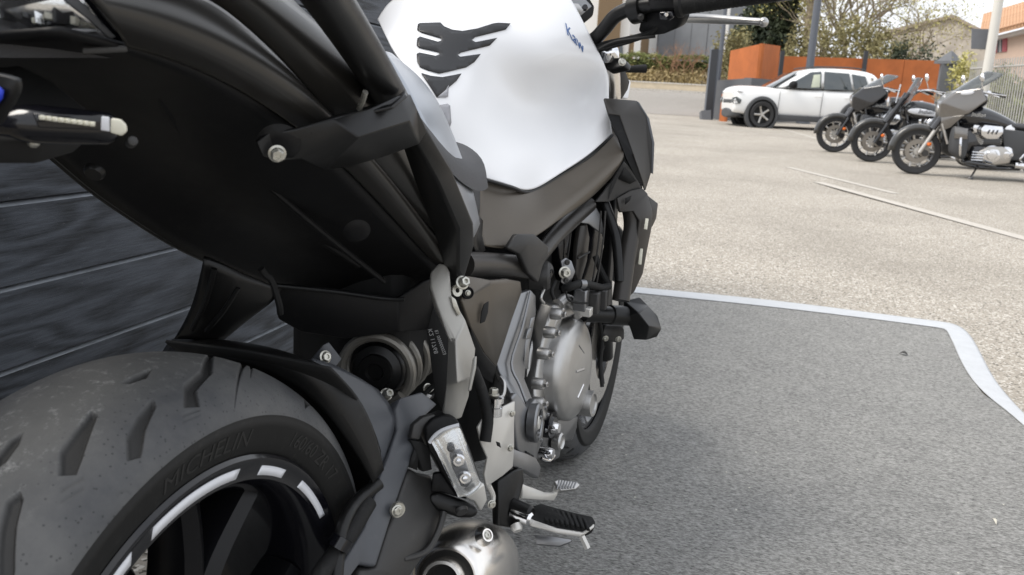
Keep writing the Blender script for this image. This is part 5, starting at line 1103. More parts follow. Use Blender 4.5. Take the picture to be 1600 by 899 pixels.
def lscript(s, size, org_, ex, ey, mt, parent, name):
    me = textmesh(s, 1); bm = bmesh.new(); bm.from_mesh(me); bpy.data.meshes.remove(me)
    ex, ey = Vector(ex), Vector(ey)
    for v in bm.verts: v.co = Vector(org_)+(ex*(v.co.x+v.co.y*.35)+ey*v.co.y)*size
    o = link(name, bm, mt, parent, 0, local=True); s_ = o.modifiers.new('t', 'SOLIDIFY'); s_.thickness = .002; return o
def cruiser(style, loc, rz, label):
    r = empty('parked_motorcycle', loc, rz); tag(r, label, 'motorcycle', 'motorcycles in the car park')
    main = M['paintsilver'] if style == 'silver' else M['paintblack']; WB = 1.67; fx = .0; Rf = .315
    fwh = lwheel('front_wheel', r, fx, Rf, Rf, .13, 0, 10); lwheel('rear_wheel', r, -WB, .325, .325, .18, 0, 10)
    # front mudguard
    bm = bmesh.new(); rings = []
    for k in range(13):
        a = R_(-28+k*13.2); rings.append([bm.verts.new((fx+math.cos(a)*rr_, y, Rf+math.sin(a)*rr_)) for y, rr_ in ((-.085, Rf*.93), (-.078, Rf*1.08), (-.045, Rf*1.15), (0, Rf*1.17), (.045, Rf*1.15), (.078, Rf*1.08), (.085, Rf*.93))])
    rings = rings[2:]
    for p, q in zip(rings, rings[1:]):
        for k in range(6): bm.faces.new((p[k], p[k+1], q[k+1], q[k]))
    o = lbm('front_mudguard', bm, M['fender'], r, 60); s = o.modifiers.new('t', 'SOLIDIFY'); s.thickness = .006
    for s_ in (-1, 1):
        ltube('fork_leg', [(fx-.02, s_*.10, Rf-.02), (fx-.42, s_*.10, 1.08)], .030, M['paintblack'] if style != 'silver' else M['polyrim'], r, 16)
        ltube('fork_cover', [(fx-.15, s_*.10, .62), (fx-.36, s_*.10, 1.0)], .042, M['paintblack'], r, 16)
        llathe('indicator', (fx-.12, s_*.135, .42), (.8, s_*.6, 0), [(0, .02), (.018, .016), (.024, 0), (.024, -.02), (0, -.02)], M['orange'], r, 16)
        llathe('caliper', (fx-.10, s_*.075, Rf-.02), (0, 1, 0), [(0, -.02), (.045, -.02), (.045, .02), (0, .02)], M['paintblack'], r, 12)
    # tank and seat
    tk = [ring(-.36, 0, .80, .06, .08), ring(-.42, 0, .82, .15, .14), ring(-.58, 0, .82, .185, .17), ring(-.80, 0, .80, .185, .16), ring(-1.02, 0, .75, .15, .12), ring(-1.20, 0, .70, .10, .07), ring(-1.27, 0, .68, .05, .04)]
    lsec('fuel_tank', tk, M['paintblack'], r)
    if style == 'bare':
        lsec('tank_panel', [[(x, .170+dy, z+dz) for dy, dz in ((0, h), (.022, h*.5), (.022, -h*.5), (0, -h))] for x, z, h in ((-.42, .815, .01), (-.46, .815, .06), (-.60, .81, .075), (-.8, .79, .06), (-.92, .765, .02))], M['stripe'], r, 1)
        lscript('Indian', .095, (-.68, .198, .785), (-1, 0, 0), (0, .0, 1), M['paintblack'], r, 'tank_script')
        lsec('headlight', [ring(fx-.20, 0, .93, .03, .03), ring(fx-.16, 0, .93, .085, .085), ring(fx-.27, 0, .93, .09, .09), ring(fx-.36, 0, .93, .05, .05)], M['paintblack'], r, 1)
        llathe('headlight_lens', (fx-.155, 0, .93), (1, 0, 0), [(0, .02), (.05, .014), (.082, 0)], M['chrome'], r)
        bm = bmesh.new(); g = [[bm.verts.new((fx-.30-.20*t-.10*(abs(y)/.22)**2, y*(1-.35*t*t), .86+.46*t)) for y in (-.22, -.13, 0, .13, .22)] for t in (0, .3, .6, .85, 1)]
        for p, q in zip(g, g[1:]):
            for k in range(4): bm.faces.new((p[k], p[k+1], q[k+1], q[k]))
        o = lbm('windscreen', bm, M['windscreen'], r, 60); s = o.modifiers.new('t', 'SOLIDIFY'); s.thickness = .004; md = o.modifiers.new('s', 'SUBSURF'); md.levels = md.render_levels = 1
        ltube('screen_bracket', [(fx-.24, .16, .92), (fx-.27, .17, 1.2)], .010, M['chrome'], r)
    else:
        FB = fx-.27
        # batwing fairing with its screen
        half = [(-.20, .11, .77), (-.185, .17, .98), (-.33, .25, 1.13), (-.60, .40, 1.19), (-.68, .44, 1.03), (-.50, .37, .85), (-.29, .20, .71)]
        bm = bmesh.new(); vl = [bm.verts.new(v) for v in half]; vr = [bm.verts.new((v[0], -v[1], v[2])) for v in half]
        for q in (vl, vr):
            for f in ((1, 2, 3, 4), (1, 4, 5), (0, 1, 5, 6)): bm.faces.new([q[k] for k in f])
        for k in range(7): bm.faces.new((vl[k], vl[(k+1) % 7], vr[(k+1) % 7], vr[k]))
        o = lbm('fairing', bm, main, r, 30); bevel(o, .025, 3, 15)
        lsec('headlight', [ring(-.175, 0, .90, .075, .06), ring(-.22, 0, .90, .09, .075)], M['chrome'], r, 1)
        if style == 'silver':
            lsec('fairing_vent', [ring(-.36, .29, 1.10, .012, .03), ring(-.54, .37, 1.13, .012, .03)], M['stripe'], r, 1)
            for s_ in (-1, 1): lplate('fairing_wing', [(-.22, s_*.15, .78), (-.46, s_*.33, .83), (-.34, s_*.22, .66), (-.24, s_*.16, .60)], .02, main, r)
        bm = bmesh.new(); hs = .30 if style == 'silver' else .26
        g = [[bm.verts.new((-.32-.40*t-.20*(abs(y)/.3)**2, y*(1-.30*t*t), 1.12+hs*t*(1-.10*(y/.3)**2))) for y in (-.30, -.2, -.1, 0, .1, .2, .30)] for t in (0, .25, .5, .75, 1)]
        for p, q in zip(g, g[1:]):
            for k in range(6): bm.faces.new((p[k], p[k+1], q[k+1], q[k]))
        o = lbm('windscreen', bm, M['windscreen'], r, 60); s = o.modifiers.new('t', 'SOLIDIFY'); s.thickness = .005; md = o.modifiers.new('s', 'SUBSURF'); md.levels = md.render_levels = 1
        lsec('dashboard', [ring(-.56, 0, 1.03, .34, .12), ring(-.70, 0, 1.05, .32, .11), ring(-.78, 0, 1.02, .16, .08)], M['blackplastic'], r, 1)
        for y in (-.12, .12): llathe('gauge', (-.73, y, 1.09), (-1, 0, .3), [(0, .01), (.045, .01), (.05, .016), (.055, 0), (.055, -.02)], M['chrome'], r)
        lscript('Indian', .075, (-.66, .188, .82), (-1, 0, 0), (0, 0, 1), M['champagne'], r, 'tank_script')
        lsec('tank_top', [ring(-.45, 0, .925, .03, .012), ring(-.6, 0, .95, .05, .014), ring(-.85, 0, .92, .045, .014), ring(-1.0, 0, .86, .02, .01)], M['chrome'], r, 1)
    llathe('fuel_cap', (-.62, .0, .955), (0, 0, 1), [(0, .02), (.04, .018), (.045, 0)], M['chrome'], r)
    se = [ring(-1.0, 0, .74, .08, .05), ring(-1.12, 0, .72, .15, .05), ring(-1.35, 0, .70, .18, .06), ring(-1.52, 0, .76, .16, .07), ring(-1.62, 0, .80, .12, .05)]
    lsec('saddle', se, M['seat'], r)
    lsec('rear_mudguard', [[(-1.45+.0, y*.11, .66+.09*(1-abs(y))) for y in (-1, -.6, 0, .6, 1)]+[(-1.45, y*.11, .55) for y in (1, -1)], [(-1.7, y*.12, .70+.10*(1-abs(y))) for y in (-1, -.6, 0, .6, 1)]+[(-1.7, y*.12, .55) for y in (1, -1)], [(-1.98, y*.12, .56+.10*(1-abs(y))) for y in (-1, -.6, 0, .6, 1)]+[(-1.95, y*.12, .45) for y in (1, -1)], [(-2.08, y*.11, .38+.06*(1-abs(y))) for y in (-1, -.6, 0, .6, 1)]+[(-2.04, y*.11, .34) for y in (1, -1)]], main, r, 2)
    for s_ in (-1, 1):
        lsec('saddlebag', [ring(-1.42, s_*.27, .50, .05, .12, 12, .6), ring(-1.5, s_*.28, .52, .10, .17, 12, .55), ring(-1.9, s_*.28, .54, .11, .18, 12, .55), ring(-2.12, s_*.27, .56, .08, .14, 12, .6)], main, r)
        lplate('side_cover', [(-.98, s_*.15, .68), (-1.25, s_*.17, .66), (-1.42, s_*.18, .50), (-1.40, s_*.18, .30), (-1.15, s_*.17, .28), (-1.05, s_*.16, .45)], .03, M['paintblack'] if style != 'silver' else M['cargrey'], r, .01)
        ltube('exhaust_pipe', [(-.95, -.13, .50), (-1.05, -.18, .24), (-1.4, -.22, .20), (-2.1, -.24, .22)] if s_ < 0 else [(-1.2, .22, .22), (-1.5, .25, .21), (-1.8, .26, .22), (-2.15, .26, .24)], .042, M['chrome'], r, 14)
        ltube('grab_bar', [(-1.3, s_*.22, .40), (-1.25, s_*.32, .36), (-1.22, s_*.32, .30), (-1.3, s_*.22, .27)], .014, M['chrome'], r)
    # V-twin
    lsec('crankcase', [ring(-.62, 0, .34, .10, .10, 12, .6), ring(-.70, 0, .34, .16, .15, 12, .6), ring(-1.12, 0, .34, .16, .15, 12, .6), ring(-1.22, 0, .34, .10, .10, 12, .6)], M['paintblack'], r, 1)
    for y in (.165,):
        llathe('primary_cover', (-.90, y, .33), (0, 1, 0), [(0, .06), (.06, .058), (.066, .052), (.10, .05), (.125, .035), (.135, 0)], M['chrome'], r, 40)
        llathe('primary_cover', (-1.08, y, .36), (0, 1, 0), [(0, .05), (.07, .045), (.09, .03), (.095, 0)], M['chrome'], r, 32)
        lplate('case_cover', [(-.70, y+.02, .26), (-.72, y+.02, .36), (-.84, y+.03, .44), (-1.02, y+.03, .45), (-1.16, y+.02, .38), (-1.14, y+.02, .24), (-.95, y+.02, .20)], .05, M['polyrim'], r, .015)
        for k in range(4): ltube('case_fin', [(-.66+.0*k, y+.03, .25+.035*k), (-.80, y+.05, .25+.035*k)], .012, M['chrome'], r, 8, 1)
    for sgn, x0 in ((1, -.80), (-1, -1.0)):
        ax = Vector((.36*sgn, 0, .93)).normalized(); c0 = Vector((x0, 0, .42))
        prof = [(0, 0)]
        for k in range(9): prof += [(.105, .02+k*.024), (.105, .032+k*.024), (.085, .034+k*.024), (.085, .043+k*.024)]
        prof += [(.11, .25), (.11, .30), (.08, .33), (0, .33)]
        llathe('cylinder', c0, ax, prof, M['polyrim'] if style == 'silver' else M['cargrey'], r, 20)
        llathe('rocker_cover', c0+ax*.27+Vector((0, .06, 0)), Vector((0, 1, 0)), [(0, .07), (.06, .065), (.085, .04), (.09, 0), (.09, -.1)], M['chrome'], r, 24)
    lplate('air_cleaner', [(-.70, .20, .66), (-.74, .20, .72), (-.98, .20, .71), (-1.0, .20, .62), (-.94, .20, .54), (-.80, .20, .53), (-.72, .20, .58)], .07, M['chrome'], r, .02)
    for k in range(3): lplate('cleaner_slot', [(-.79-.05*k, .238, .61), (-.81-.05*k, .238, .66), (-.83-.05*k, .238, .66), (-.81-.05*k, .238, .60)], .006, M['cargrey'], r, .001)
    ltube('frame_rail', [(-.40, .10, .86), (-.50, .11, .50), (-.58, .12, .22), (-.8, .13, .16), (-1.3, .13, .17)], .024, M['paintblack'], r)
    ltube('frame_rail', [(-.40, -.10, .86), (-.50, -.11, .50), (-.58, -.12, .22), (-.8, -.13, .16), (-1.3, -.13, .17)], .024, M['paintblack'], r)
    lsec('radiator', [ring(-.44, 0, .52, .12, .17, 8, .5), ring(-.50, 0, .52, .12, .17, 8, .5)], M['void'], r, 0)
    lplate('floorboard', [(-.52, .28, .215), (-.60, .28, .245), (-.95, .28, .20), (-.95, .28, .18), (-.58, .28, .20)], .11, M['paintblack'], r, .008)
    ltube('kick_stand', [(-.78, .16, .2), (-.66, .30, .02)], .012, M['paintblack'], r, 8); lplate('stand_foot', [(-.63, .31, .015), (-.66, .33, .02), (-.70, .31, .01)], .02, M['paintblack'], r, .001)
    for s_ in (-1, 1):
        ltube('crash_bar', [(-.46, s_*.12, .66), (-.45, s_*.34, .55), (-.46, s_*.37, .38), (-.50, s_*.28, .28), (-.56, s_*.12, .24)], .017, M['chrome'] if style == 'silver' else M['paintblack'], r)
        if style != 'bare':
            lsec('leg_fairing', [ring(-.34, s_*.24, .50, .06, .15, 10, .6), ring(-.38, s_*.25, .50, .11, .20, 10, .55), ring(-.50, s_*.26, .46, .11, .22, 10, .55), ring(-.58, s_*.24, .42, .07, .18, 10, .6)], M['cargrey'], r)
            lplate('speaker_panel', [(-.36, s_*.345, .67), (-.52, s_*.355, .66), (-.53, s_*.36, .52), (-.37, s_*.35, .52)], .02, main, r, .006)
            ltube('brace', [(-.24, s_*.16, .70), (-.34, s_*.20, .44)], .018, M['polyrim'], r)
    lsec('engine_cradle', [ring(-.50, 0, .48, .07, .22, 8, .5), ring(-.6, 0, .46, .10, .27, 8, .5), ring(-1.3, 0, .46, .11, .26, 8, .5), ring(-1.45, 0, .50, .08, .20, 8, .5)], M['paintblack'], r, 0)
    # bars and mirrors
    ltube('handlebar', [(-.52, 0, 1.06), (-.54, .16, 1.10), (-.64, .34, 1.13), (-.82, .42, 1.08)], .015, M['chrome'], r)
    ltube('handlebar', [(-.52, 0, 1.06), (-.54, -.16, 1.10), (-.64, -.34, 1.13), (-.82, -.42, 1.08)], .015, M['chrome'], r)
    for s_ in (-1, 1):
        ltube('grip', [(-0.73, s_*.39, 1.125), (-0.89, s_*.44, 1.09)], .021, M['blackrubber'], r)
        lsec('switch_cluster', [ring(-0.66, s_*.36, 1.135, .03, .03, 8, .6), ring(-0.73, s_*.385, 1.125, .03, .03, 8, .6)], M['chrome'] if style == 'silver' else M['paintblack'], r, 1)
        ltube('clutch_lever', [(-0.64, s_*.40, 1.135), (-0.77, s_*.47, 1.11), (-0.87, s_*.50, 1.10)], .008, M['chrome'], r)
        ltube('mirror_stem', [(-0.63, s_*.36, 1.15), (-0.57, s_*.42, 1.27)], .007, M['chrome'], r, 8)
        llathe('mirror', (-0.57, s_*.44, 1.31), (-.9, 0, .2), [(0, .015), (.05, .012), (.06, 0), (.05, -.02), (0, -.03)], M['chrome'], r, 24)
    return r
def head(dx, dy): return math.atan2(dy, dx)
HZ = R_(97)
for style, q, lab in (('black', (1301, 238), 'black cruiser motorcycle with black fairing, nearest the white car and leftmost of the parked row'),
                      ('bare', (1358, 253), 'black cruiser motorcycle with white tank panel and plain windscreen, middle of the parked row'),
                      ('silver', (1426, 272), 'silver grey fairing cruiser motorcycle with chrome engine, nearest of the parked row')):
    c = gp(*q); cruiser(style, c, HZ, lab)
# ---- white crossover
def build_car():
    c0 = at(1187, 200, d=24); c0.z = gz(c0.x); rz = R_(108)
    off = Vector((1.22, .84, 0)); rotm = Matrix.Rotation(rz, 3, 'Z'); r = empty('parked_car', c0-rotm @ off, rz)
    r.scale = (.94, 1, 1.02); tag(r, 'white compact crossover car with grey wheel arches parked beyond the cruisers', 'car')
    def sec(x, hw, zb, zs, zt): return [(x, -hw*.86, zb), (x, -hw*.98, zb+.14), (x, -hw, (zb+zs)/2+.05), (x, -hw*.97, zs), (x, -hw*.78, zt-.02), (x, 0, zt), (x, hw*.78, zt-.02), (x, hw*.97, zs), (x, hw, (zb+zs)/2+.05), (x, hw*.98, zb+.14), (x, hw*.86, zb)]
    body = [(-2.06, .60, .45, .80, .98), (-2.02, .76, .34, .92, 1.04), (-1.85, .85, .26, .98, 1.06), (-1.3, .88, .24, 1.02, 1.08), (0, .88, .24, .99, 1.05), (.75, .88, .24, .97, 1.03), (1.1, .88, .24, .97, 1.06), (1.5, .88, .25, .95, 1.06), (1.85, .87, .27, .92, 1.05), (2.0, .85, .29, .88, 1.01), (2.06, .80, .32, .84, .97), (2.075, .72, .36, .78, .90)]
    lsec('body', [sec(*b) for b in body], M['carwhite'], r)
    gh = [(1.02, .72, 1.00, 1.02), (.30, .66, 1.0, 1.46), (0, .65, 1.0, 1.57), (-.6, .65, 1.0, 1.61), (-1.3, .64, 1.0, 1.61), (-1.8, .63, 1.0, 1.56), (-1.96, .62, 1.0, 1.40), (-2.02, .60, 1.0, 1.06)]
    lsec('roof', [[(x, -.80, zb), (x, -(hw+.10), zb+(zt-zb)*.5), (x, -hw, zt-.06), (x, -hw*.7, zt), (x, hw*.7, zt), (x, hw, zt-.06), (x, hw+.10, zb+(zt-zb)*.5), (x, .80, zb)] for x, hw, zb, zt in gh], M['carwhite'], r)
    def win(name, pts, mt):
        # side glass on both sides: (x, z) outline leaning in with the pillars
        for s_ in (-1, 1):
            lplate(name, [(x, s_*(.835-(z-1.0)*.30), z) for x, z in pts], .02, mt, r, .004)
    win('front_window', [(.72, 1.05), (.02, 1.46), (-.28, 1.49), (-.28, 1.05)], M['carglass'])
    win('rear_window', [(-.36, 1.05), (-.36, 1.495), (-1.05, 1.48), (-1.15, 1.07)], M['carglass'])
    win('quarter_window', [(-1.2, 1.09), (-1.12, 1.47), (-1.5, 1.43), (-1.62, 1.13)], M['carglass'])
    for s_ in (1,): lplate('sunshade', [(.0, s_*(.852-.10*.30), 1.08), (-.06, s_*(.852-.38*.30), 1.40), (-.24, s_*(.852-.40*.30), 1.42), (-.24, s_*(.852-.1*.30), 1.10)], .012, M['paleglass'], r, .002)
    lplate('windscreen', [(1.0, -.66, 1.05), (.36, -.60, 1.44), (.36, .60, 1.44), (1.0, .66, 1.05)], .02, M['carglass'], r)
    lplate('tailgate_window', [(-1.97, -.52, 1.12), (-1.80, -.50, 1.46), (-1.80, .50, 1.46), (-1.97, .52, 1.12)], .02, M['carglass'], r)
    for s_ in (-1, 1):
        for nm, x in (('front_wheel', 1.30), ('rear_wheel', -1.30)):
            e = lwheel(nm, r, x, .335, .335, .21, s_*.845, 5, .235, ('tyre2', 'polyrim', 'void'), False, 2.3)
            if s_ < 0: e.rotation_euler = (0, 0, math.pi)
            # wheel arch with its dark well
            llathe('wheel_well', (x, s_*.80, .335), (0, s_, 0), [(0, .0), (.39, .0), (.39, .078), (0, .078)], M['void'], r, 36)
            bm = revolve(bmesh.new(), (x, s_*.80, .335), (0, s_, 0), [(.375, .0), (.375, .118), (.385, .13), (.445, .125), (.46, .10), (.47, .0), (.375, .0)], 48)
            lbm('wheel_arch', bm, M['cargrey'], r)
        lplate('sill_cladding', [(-.85, s_*.875, .22), (-.85, s_*.875, .36), (.85, s_*.875, .36), (.85, s_*.875, .22)], .03, M['cargrey'], r, .008)
        for x in (.86, -.32, -1.12): ltube('door_seam', [(x, s_*.868, .36), (x+.0, s_*.889, .62), (x-.02, s_*.868, .98)], .006, M['cargrey'], r, 6)
        for x in (-.12, -.95): ltube('door_handle', [(x, s_*.885, .86), (x-.10, s_*.90, .865), (x-.2, s_*.885, .86)], .013, M['carwhite'], r, 8)
        lsec('door_mirror', [ring(.66, s_*.93, 1.10, .06, .06), ring(.58, s_*1.0, 1.12, .15, .12), ring(.44, s_*1.0, 1.12, .14, .11)], M['blackplastic'], r, 1)
        ltube('roof_rail', [(.1, s_*.60, 1.56), (-.2, s_*.60, 1.61), (-1.2, s_*.60, 1.63), (-1.55, s_*.58, 1.58)], .016, M['cargrey'], r, 8)
        lplate('headlight', [(2.085, s_*.62, .72), (2.03, s_*.835, .75), (1.90, s_*.875, .68), (1.93, s_*.87, .58), (2.04, s_*.82, .57), (2.085, s_*.62, .60)], .05, M['carglass'], r, .01)
        llathe('headlight_bulb', (2.05, s_*.80, .66), (.7, s_*.7, 0), [(0, .03), (.03, .025), (.04, 0)], M['chrome'], r, 20)
        lplate('running_light', [(2.08, s_*.60, .88), (1.98, s_*.82, .91), (1.86, s_*.86, .90), (1.86, s_*.865, .875), (1.99, s_*.83, .875), (2.085, s_*.60, .85)], .03, M['stripe'], r, .004)
        llathe('fog_lamp', (2.0, s_*.66, .42), (.8, s_*.5, 0), [(0, .03), (.05, .02), (.07, 0)], M['chrome'], r, 20)
        lplate('tail_light', [(-2.02, s_*.74, .85), (-1.90, s_*.83, .86), (-1.92, s_*.82, 1.02), (-2.01, s_*.72, 1.02)], .04, mk('tail_red', (.4, .02, .02), .25), r, .006)
    lsec('bumper', [[(x, s*hw, z) for s, z in ((-1, .22), (-1, .44), (0, .46), (1, .44), (1, .22), (0, .2))] for x, hw in ((1.72, .86), (1.95, .80), (2.08, .66), (2.11, .5))], M['cargrey'], r, 1)
    lplate('grille', [(2.055, -.50, .58), (2.055, -.50, .68), (2.055, .50, .68), (2.055, .50, .58)], .04, M['cargrey'], r, .006)
    lplate('floor_pan', [(-1.9, -.75, .25), (-1.9, .75, .25), (1.9, .75, .25), (1.9, -.75, .25)], .05, M['void'], r, 0)
build_car()
# ---------------------------------------------------------------- street furniture, walls, houses, trees
M['corten'] = mk('rusted_steel', (.44, .125, .03), .7, var=.18, vscale=1.5, dust=.25, dustcol=(.26, .07, .02)); M['darkmetal'] = mk('dark_metal', (.035, .037, .042), .5); M['greyrender'] = mk('grey_render', (.135, .14, .15), .85, var=.08, vscale=2)
M['lampgrey'] = mk('lamp_grey_paint', (.105, .115, .135), .5); M['palepole'] = mk('pale_pole', (.62, .60, .55), .6); M['creamwall'] = mk('cream_stone_wall', (.56, .48, .36), .9, var=.12, vscale=2.2)
M['bluegrey'] = mk('blue_grey_cladding', (.20, .21, .225), .8, var=.07, vscale=1.0); M['whitewall'] = mk('white_wall', (.72, .71, .69), .8); M['brown'] = mk('brown_wall', (.22, .15, .085), .8)
M['tile'] = mk('terracotta_tile', (.50, .30, .18), .85, var=.25, vscale=5); M['pinkwall'] = mk('pink_render', (.62, .47, .38), .9, var=.06, vscale=2); M['red'] = mk('red_shutter', (.42, .11, .13), .6)
def stonemat():
    mt, t, b = newmat('rubble_stone'); N = t.nodes; L = t.links; tc = N.new('ShaderNodeTexCoord'); b.inputs['Roughness'].default_value = .95
    vo = N.new('ShaderNodeTexVoronoi'); vo.inputs['Scale'].default_value = 2.6; L.new(tc.outputs['Object'], vo.inputs[0])
    n = N.new('ShaderNodeTexNoise'); n.inputs['Scale'].default_value = 1.2; n.inputs['Detail'].default_value = 8; L.new(tc.outputs['Object'], n.inputs[0])
    r = N.new('ShaderNodeValToRGB'); r.color_ramp.elements[0].position = .3; r.color_ramp.elements[0].color = (.20, .175, .15, 1); r.color_ramp.elements[1].position = .7; r.color_ramp.elements[1].color = (.38, .34, .29, 1)
    ad = N.new('ShaderNodeMath'); ad.operation = 'MULTIPLY_ADD'; ad.inputs[1].default_value = .25; sc = N.new('ShaderNodeSeparateColor'); L.new(vo.outputs['Color'], sc.inputs[0]); L.new(sc.outputs[0], ad.inputs[0]); L.new(n.outputs['Fac'], ad.inputs[2]); L.new(ad.outputs[0], r.inputs[0]); L.new(r.outputs[0], b.inputs['Base Color']); return mt
M['rubble'] = stonemat()
def gd(px, d, dz=0.):
    """ground point below photo column px at camera distance d"""
    p = at(px, 150, d=d); k = at(px, 180, d=d); p = p+(k-p)*((p.z-gz(p.x))/max(1e-6, p.z-k.z)); p.z = gz(p.x)+dz; return p
def zt(px, py, d): return at(px, py, d=d).z
def poly_thing(name, pts, th, mt, parent, direction=None):
    """a real slab: front outline in the world, thickened backwards"""
    bm = bmesh.new(); f = bm.faces.new([bm.verts.new(p) for p in pts]); bm.normal_update(); face_cam(bm); n = f.normal.copy()
    r = bmesh.ops.extrude_face_region(bm, geom=[f])
    for v in [q for q in r['geom'] if isinstance(q, bmesh.types.BMVert)]: v.co -= (direction or n)*th
    bmesh.ops.recalc_face_normals(bm, faces=bm.faces[:]); return link(name, bm, mt, parent, 0)
def slab(name, pa, da, pb, db, ytop_a, ytop_b, th, mt, parent=None, base=None):
    a, b_ = gd(pa, da, -.05), gd(pb, db, -.05); za, zb = zt(pa, ytop_a, da), zt(pb, ytop_b, db)
    return poly_thing(name, [a, b_, Vector((b_.x, b_.y, zb)), Vector((a.x, a.y, za))], th, mt, parent)
def post(name, px, d, ytop, rad, mt, label, cat, group=None, lean=0, taper=1., n=16, top=None, parent=None):
    g = gd(px, d); z1 = top if top else zt(px, ytop, d); bm = bmesh.new(); sweep(bm, [Vector((g.x, g.y, g.z-.02)), Vector((g.x, g.y, z1))], [rad, rad*taper], n)
    bmesh.ops.recalc_face_normals(bm, faces=bm.faces[:]); e = empty(name, g); tag(e, label, cat, group); link('pole', bm, mt, e)
    bm = bmesh.new(); sweep(bm, [Vector((g.x, g.y, g.z)), Vector((g.x, g.y, g.z+.12))], [rad*1.7, rad*1.6], n); bmesh.ops.recalc_face_normals(bm, faces=bm.faces[:]); link('base_plate', bm, mt, e); return e, g, z1
def lamphead(e, g, z1, dx, dy):
    bm = bmesh.new(); sweep(bm, crom([Vector((g.x, g.y, z1-.3)), Vector((g.x+dx*.2, g.y+dy*.2, z1+.1)), Vector((g.x+dx, g.y+dy, z1+.15))], 4), .035, 10); bmesh.ops.recalc_face_normals(bm, faces=bm.faces[:]); link('arm', bm, M['lampgrey'], e)
    box('lantern', (g.x+dx*1.25, g.y+dy*1.25, z1+.13), (.28, .14, .05), M['lampgrey'], e, .02)
e, g, z1 = post('street_lamp', 1116, 28.5, 0, .075, M['lampgrey'], 'slim grey lamp post beside the black gate pillar', 'street lamp', 'lamp posts', top=6.2, taper=.8); lamphead(e, g, z1, -.3, .8)
e, g, z1 = post('street_lamp', 1254.5, 28.0, 0, .125, M['lampgrey'], 'thick grey lamp post standing behind the white car roof', 'street lamp', 'lamp posts', top=7.0, taper=.75); lamphead(e, g, z1, -.3, .8)
e, g, z1 = post('sign_pole', 1524, 21, -20, .115, M['palepole'], 'pale tapered pole carrying a grey road sign seen from the back', 'pole', top=5.4, taper=.8)
poly_thing('sign_back', [at(1519, 45, d=20.7), at(1558, 46, d=20.7), at(1555, 78, d=20.7), at(1518, 76, d=20.7)], .03, M['greyrender'], e)
poly_thing('name_sign', [at(1552, 19, d=20.8), at(1560, 17, d=20.8), at(1558, 36, d=20.8), at(1551, 36, d=20.8)], .03, mk('sign_blue', (.05, .08, .17), .4), e)
# gate pillar, low walls, rusted steel panels
gp_ = empty('gate_pillar', gd(1104, 27.6)); tag(gp_, 'tall narrow black gate pillar at the car park exit', 'gate pillar')
slab('front_panel', 1101, 27.6, 1112, 27.6, 78, 77, .25, M['darkmetal'], gp_); slab('edge_strip', 1098.5, 27.7, 1101, 27.6, 77, 78, .28, M['lampgrey'], gp_)
poly_thing('foot_block', [gd(1096, 27.4), gd(1111, 27.4), at(1111, 172, d=27.4), at(1096, 173, d=27.4)], .3, M['greyrender'], gp_)
lw = empty('low_wall', gd(1140, 28)); tag(lw, 'low dark grey rendered wall behind the white car bonnet', 'wall')
slab('wall_face', 1113, 28.2, 1167, 27.2, 126, 122, .25, M['greyrender'], lw); slab('wall_face', 1167, 27.2, 1260, 29.5, 122, 130, .25, M['greyrender'], lw)
op = empty('rusted_marker', gd(1128, 27)); tag(op, 'small upright orange rusted steel plate in front of the low grey wall', 'panel'); slab('panel', 1123.5, 27.0, 1134, 26.8, 147, 145, .06, M['corten'], op); slab('panel_return', 1134, 26.8, 1136, 27.0, 145, 145.5, .05, M['corten'], op)
cp_ = empty('steel_screen', gd(1170, 29)); tag(cp_, 'tall orange rusted steel screen with a folded corner above the low wall', 'screen')
slab('steel_panel', 1131, 30.5, 1178, 28.6, 80, 69, .08, M['corten'], cp_); slab('steel_panel', 1178, 28.6, 1207, 31.5, 69, 73, .08, M['corten'], cp_)
cf = empty('steel_fence', gd(1300, 32)); tag(cf, 'long orange rusted steel fence running behind the white car and cruisers', 'fence')
cuts = [1203, 1213.5, 1339, 1400, 1466]
for a, b_ in zip(cuts, cuts[1:]):
    f = lambda p: 88+(p-1205)*.030
    slab('steel_panel', a+.4, 32.2, b_-.4, 32.2, f(a), f(b_), .06, M['corten'], cf)
for px in (1212, 1340): slab('fence_post', px-3, 31.9, px+3, 31.9, 80, 80, .1, M['darkmetal'], cf)
pl = empty('stone_pillar', gd(1467, 26)); tag(pl, 'square grey pillar with a pointed cap at the end of the orange fence', 'pillar')
g = gd(1467, 26); zz = zt(1467, 101, 26)
box('shaft', (g.x, g.y, (g.z+zz)/2-.05), (.22, .22, (zz-g.z)/2+.05), M['greyrender'], pl)
bm = bmesh.new(); sweep(bm, [Vector((g.x, g.y, zz+.0)), Vector((g.x, g.y, zz+.08)), Vector((g.x, g.y, zz+.09)), Vector((g.x, g.y, zz+.36))], [.40, .40, .34, .03], 4); bmesh.ops.recalc_face_normals(bm, faces=bm.faces[:]); link('cap', bm, M['greyrender'], pl, 0)
